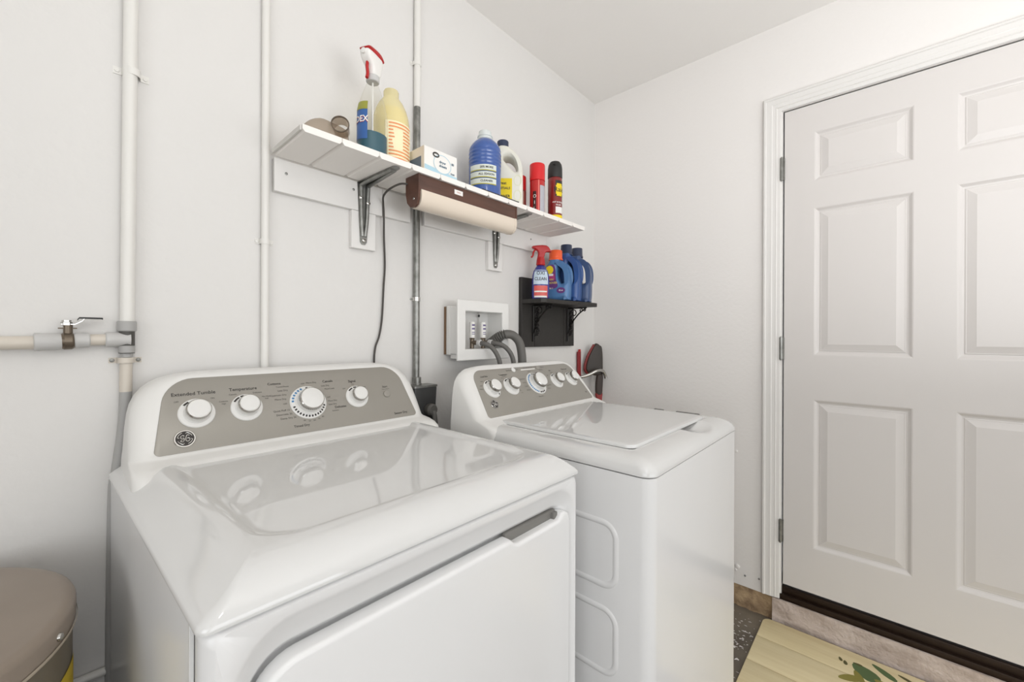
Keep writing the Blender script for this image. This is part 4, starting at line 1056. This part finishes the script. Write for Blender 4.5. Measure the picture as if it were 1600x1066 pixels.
# ================================================================== THINGS ON THE BLACK SHELF
BT = 1.4002
OXB = mat('violet_blue_bottle', (50, 52, 132), .2, coat=.4)
ox = thing('spray_bottle', 'violet-blue stain spray bottle with red trigger on the black shelf', 'spray bottle', (-.612, -.088, BT), math.radians(-40), 'trigger spray bottles')
po = [(.040, 0), (.0435, .004), (.0445, .02), (.0440, .080), (.0425, .105), (.0360, .128), (.0240, .146), (.0170, .155), (.0155, .160)]
part('bottle', lathe(po, 36, .92, .62), OXB, ox, 40)
part('collar', lathe([(.0175, .154), (.0210, .157), (.0190, .178), (.0160, .192)], 28), RED, ox, 30)
ro = interp(po)
la = part('label', wrap_patch(ro, math.radians(210), math.radians(318), .066, .132, .0006, 18, 6, sx=.92, sy=.62), mat('label_ice', (196, 212, 226), .4), ox, 40)
part('brand_lettering', join(wrap_text('OXI', .024, ro, math.radians(262), .116, .0016, sx=.92, sy=.62, bold=.00025), wrap_text('CLEAN', .021, ro, math.radians(262), .090, .0016, sx=.92, sy=.62, bold=.00025)), INK, la, False)
lo = part('lower_label', wrap_patch(ro, math.radians(216), math.radians(312), .006, .060, .0006, 16, 2, sx=.92, sy=.62), mat('label_coral', (214, 92, 84), .4), ox, 40)
part('label_bar', join(wrap_patch(ro, math.radians(218), math.radians(306), .006, .014, .0012, 12, 1, sx=.92, sy=.62), wrap_patch(ro, math.radians(220), math.radians(306), .030, .036, .0012, 12, 1, sx=.92, sy=.62)), WHITEL, lo, 40)
oh = smooth2([(-.012, .188), (.014, .188), (.012, .212), (.024, .226), (.038, .232), (.036, .242), (-.024, .246), (-.046, .222), (-.044, .216), (-.022, .214)], 3)
rzo = math.radians(180)
ohd = part('trigger_head', xf(puffy(oh, [], .026, .006), (0, 0, 0), rzo), RED, ox)
part('trigger', xf(tube([(.024, 0, .228), (.034, 0, .214), (.036, 0, .200), (.044, 0, .190)], .0042, 8, 4), (0, 0, 0), rzo), RED, ohd)

def laundry_jug(label, loc, rz, h, m, capm, capr, caph, depth, hole_top):
    t = thing('detergent_jug', label, 'jug', loc, rz, 'blue jugs on the black shelf')
    k = h / .225
    W = .066
    o = smooth2([(-.056, .003), (.054, .003), (.063, .014), (W, .05 * k), (W, .105 * k), (.062, .150 * k), (.048, .180 * k), (.022, .203 * k), (.010, .222 * k), (-.026, .222 * k), (-.036, .202 * k), (-.054, .172 * k), (-.063, .12 * k), (-.064, .05 * k), (-.063, .014)], 4)
    hl = smooth2([(.012, .178 * k), (.028, .182 * k), (.044, .160 * k), (.049, .125 * k), (.044, .098 * k), (.028, .090 * k), (.016, .105 * k), (.008, .14 * k)], 4)
    part('bottle', puffy(o, [hl], depth, .020, res=5), m, t)
    part('neck', lathe([(.022, .208 * k), (.0205, .226 * k)], 24, loc=(-.008, 0, 0)), m, t, 40)
    c = part('cap', lathe([(capr * 1.08, .214 * k), (capr * 1.10, .217 * k), (capr * 1.06, .222 * k), (capr, .224 * k), (capr * .97, .220 * k + caph * .95), (capr * .92, .220 * k + caph), (capr * .80, .220 * k + caph)], 30, loc=(-.008, 0, 0)), capm, t, 40)
    return t
oj = laundry_jug('light blue stain remover jug with orange cap, beside red trigger bottle', (-.478, -.084, BT), math.radians(-72), .206, JUGBLUE, ORANGE, .0320, .042, .072, .18)
yo = -.0364
PUR = mat('label_purple', (104, 58, 122), .45); MAG = mat('label_magenta', (176, 62, 116), .45)
flat_patch(smooth2([(-.054, .060), (.004, .060), (.014, .078), (.006, .098), (.000, .160), (-.020, .172), (-.048, .150)], 3), yo, PUR, oj, 'label')
flat_patch([(-.050, .098), (.000, .098), (-.002, .126), (-.048, .126)], yo - .0007, MAG, oj, 'label_patch')
flat_patch(ell(-.026, .147, .0185, .020), yo - .0010, YELLOW, oj, 'yellow_badge')
flat_patch([(-.044, .118), (-.008, .118), (-.008, .128), (-.044, .128)], yo - .0014, WHITEL, oj, 'white_strip')
flat_patch(ell(.030, .048, .021, .014), yo - .0006, PUR, oj, 'small_badge')
flat_text([(-.024, .100, 'STAIN', .0125), (-.018, .084, 'REMOVER', .0135)], yo - .0022, mat('label_gold', (222, 196, 120), .5), oj)
flat_text([(-.022, .058, '3 IN 1', .011), (.030, .048, '42 oz', .009)], yo - .0022, WHITEL, oj)
laundry_jug('middle blue jug with dark cap, between orange-capped jug and corner jug', (-.392, -.086, BT), math.radians(-76), .246, JUGBLUE2, NAVY, .0285, .044, .074, .2)
laundry_jug('slate blue jug with dark cap at right end of black shelf', (-.305, -.092, BT), math.radians(-72), .244, JUGBLUE3, NAVY, .0280, .042, .074, .2)
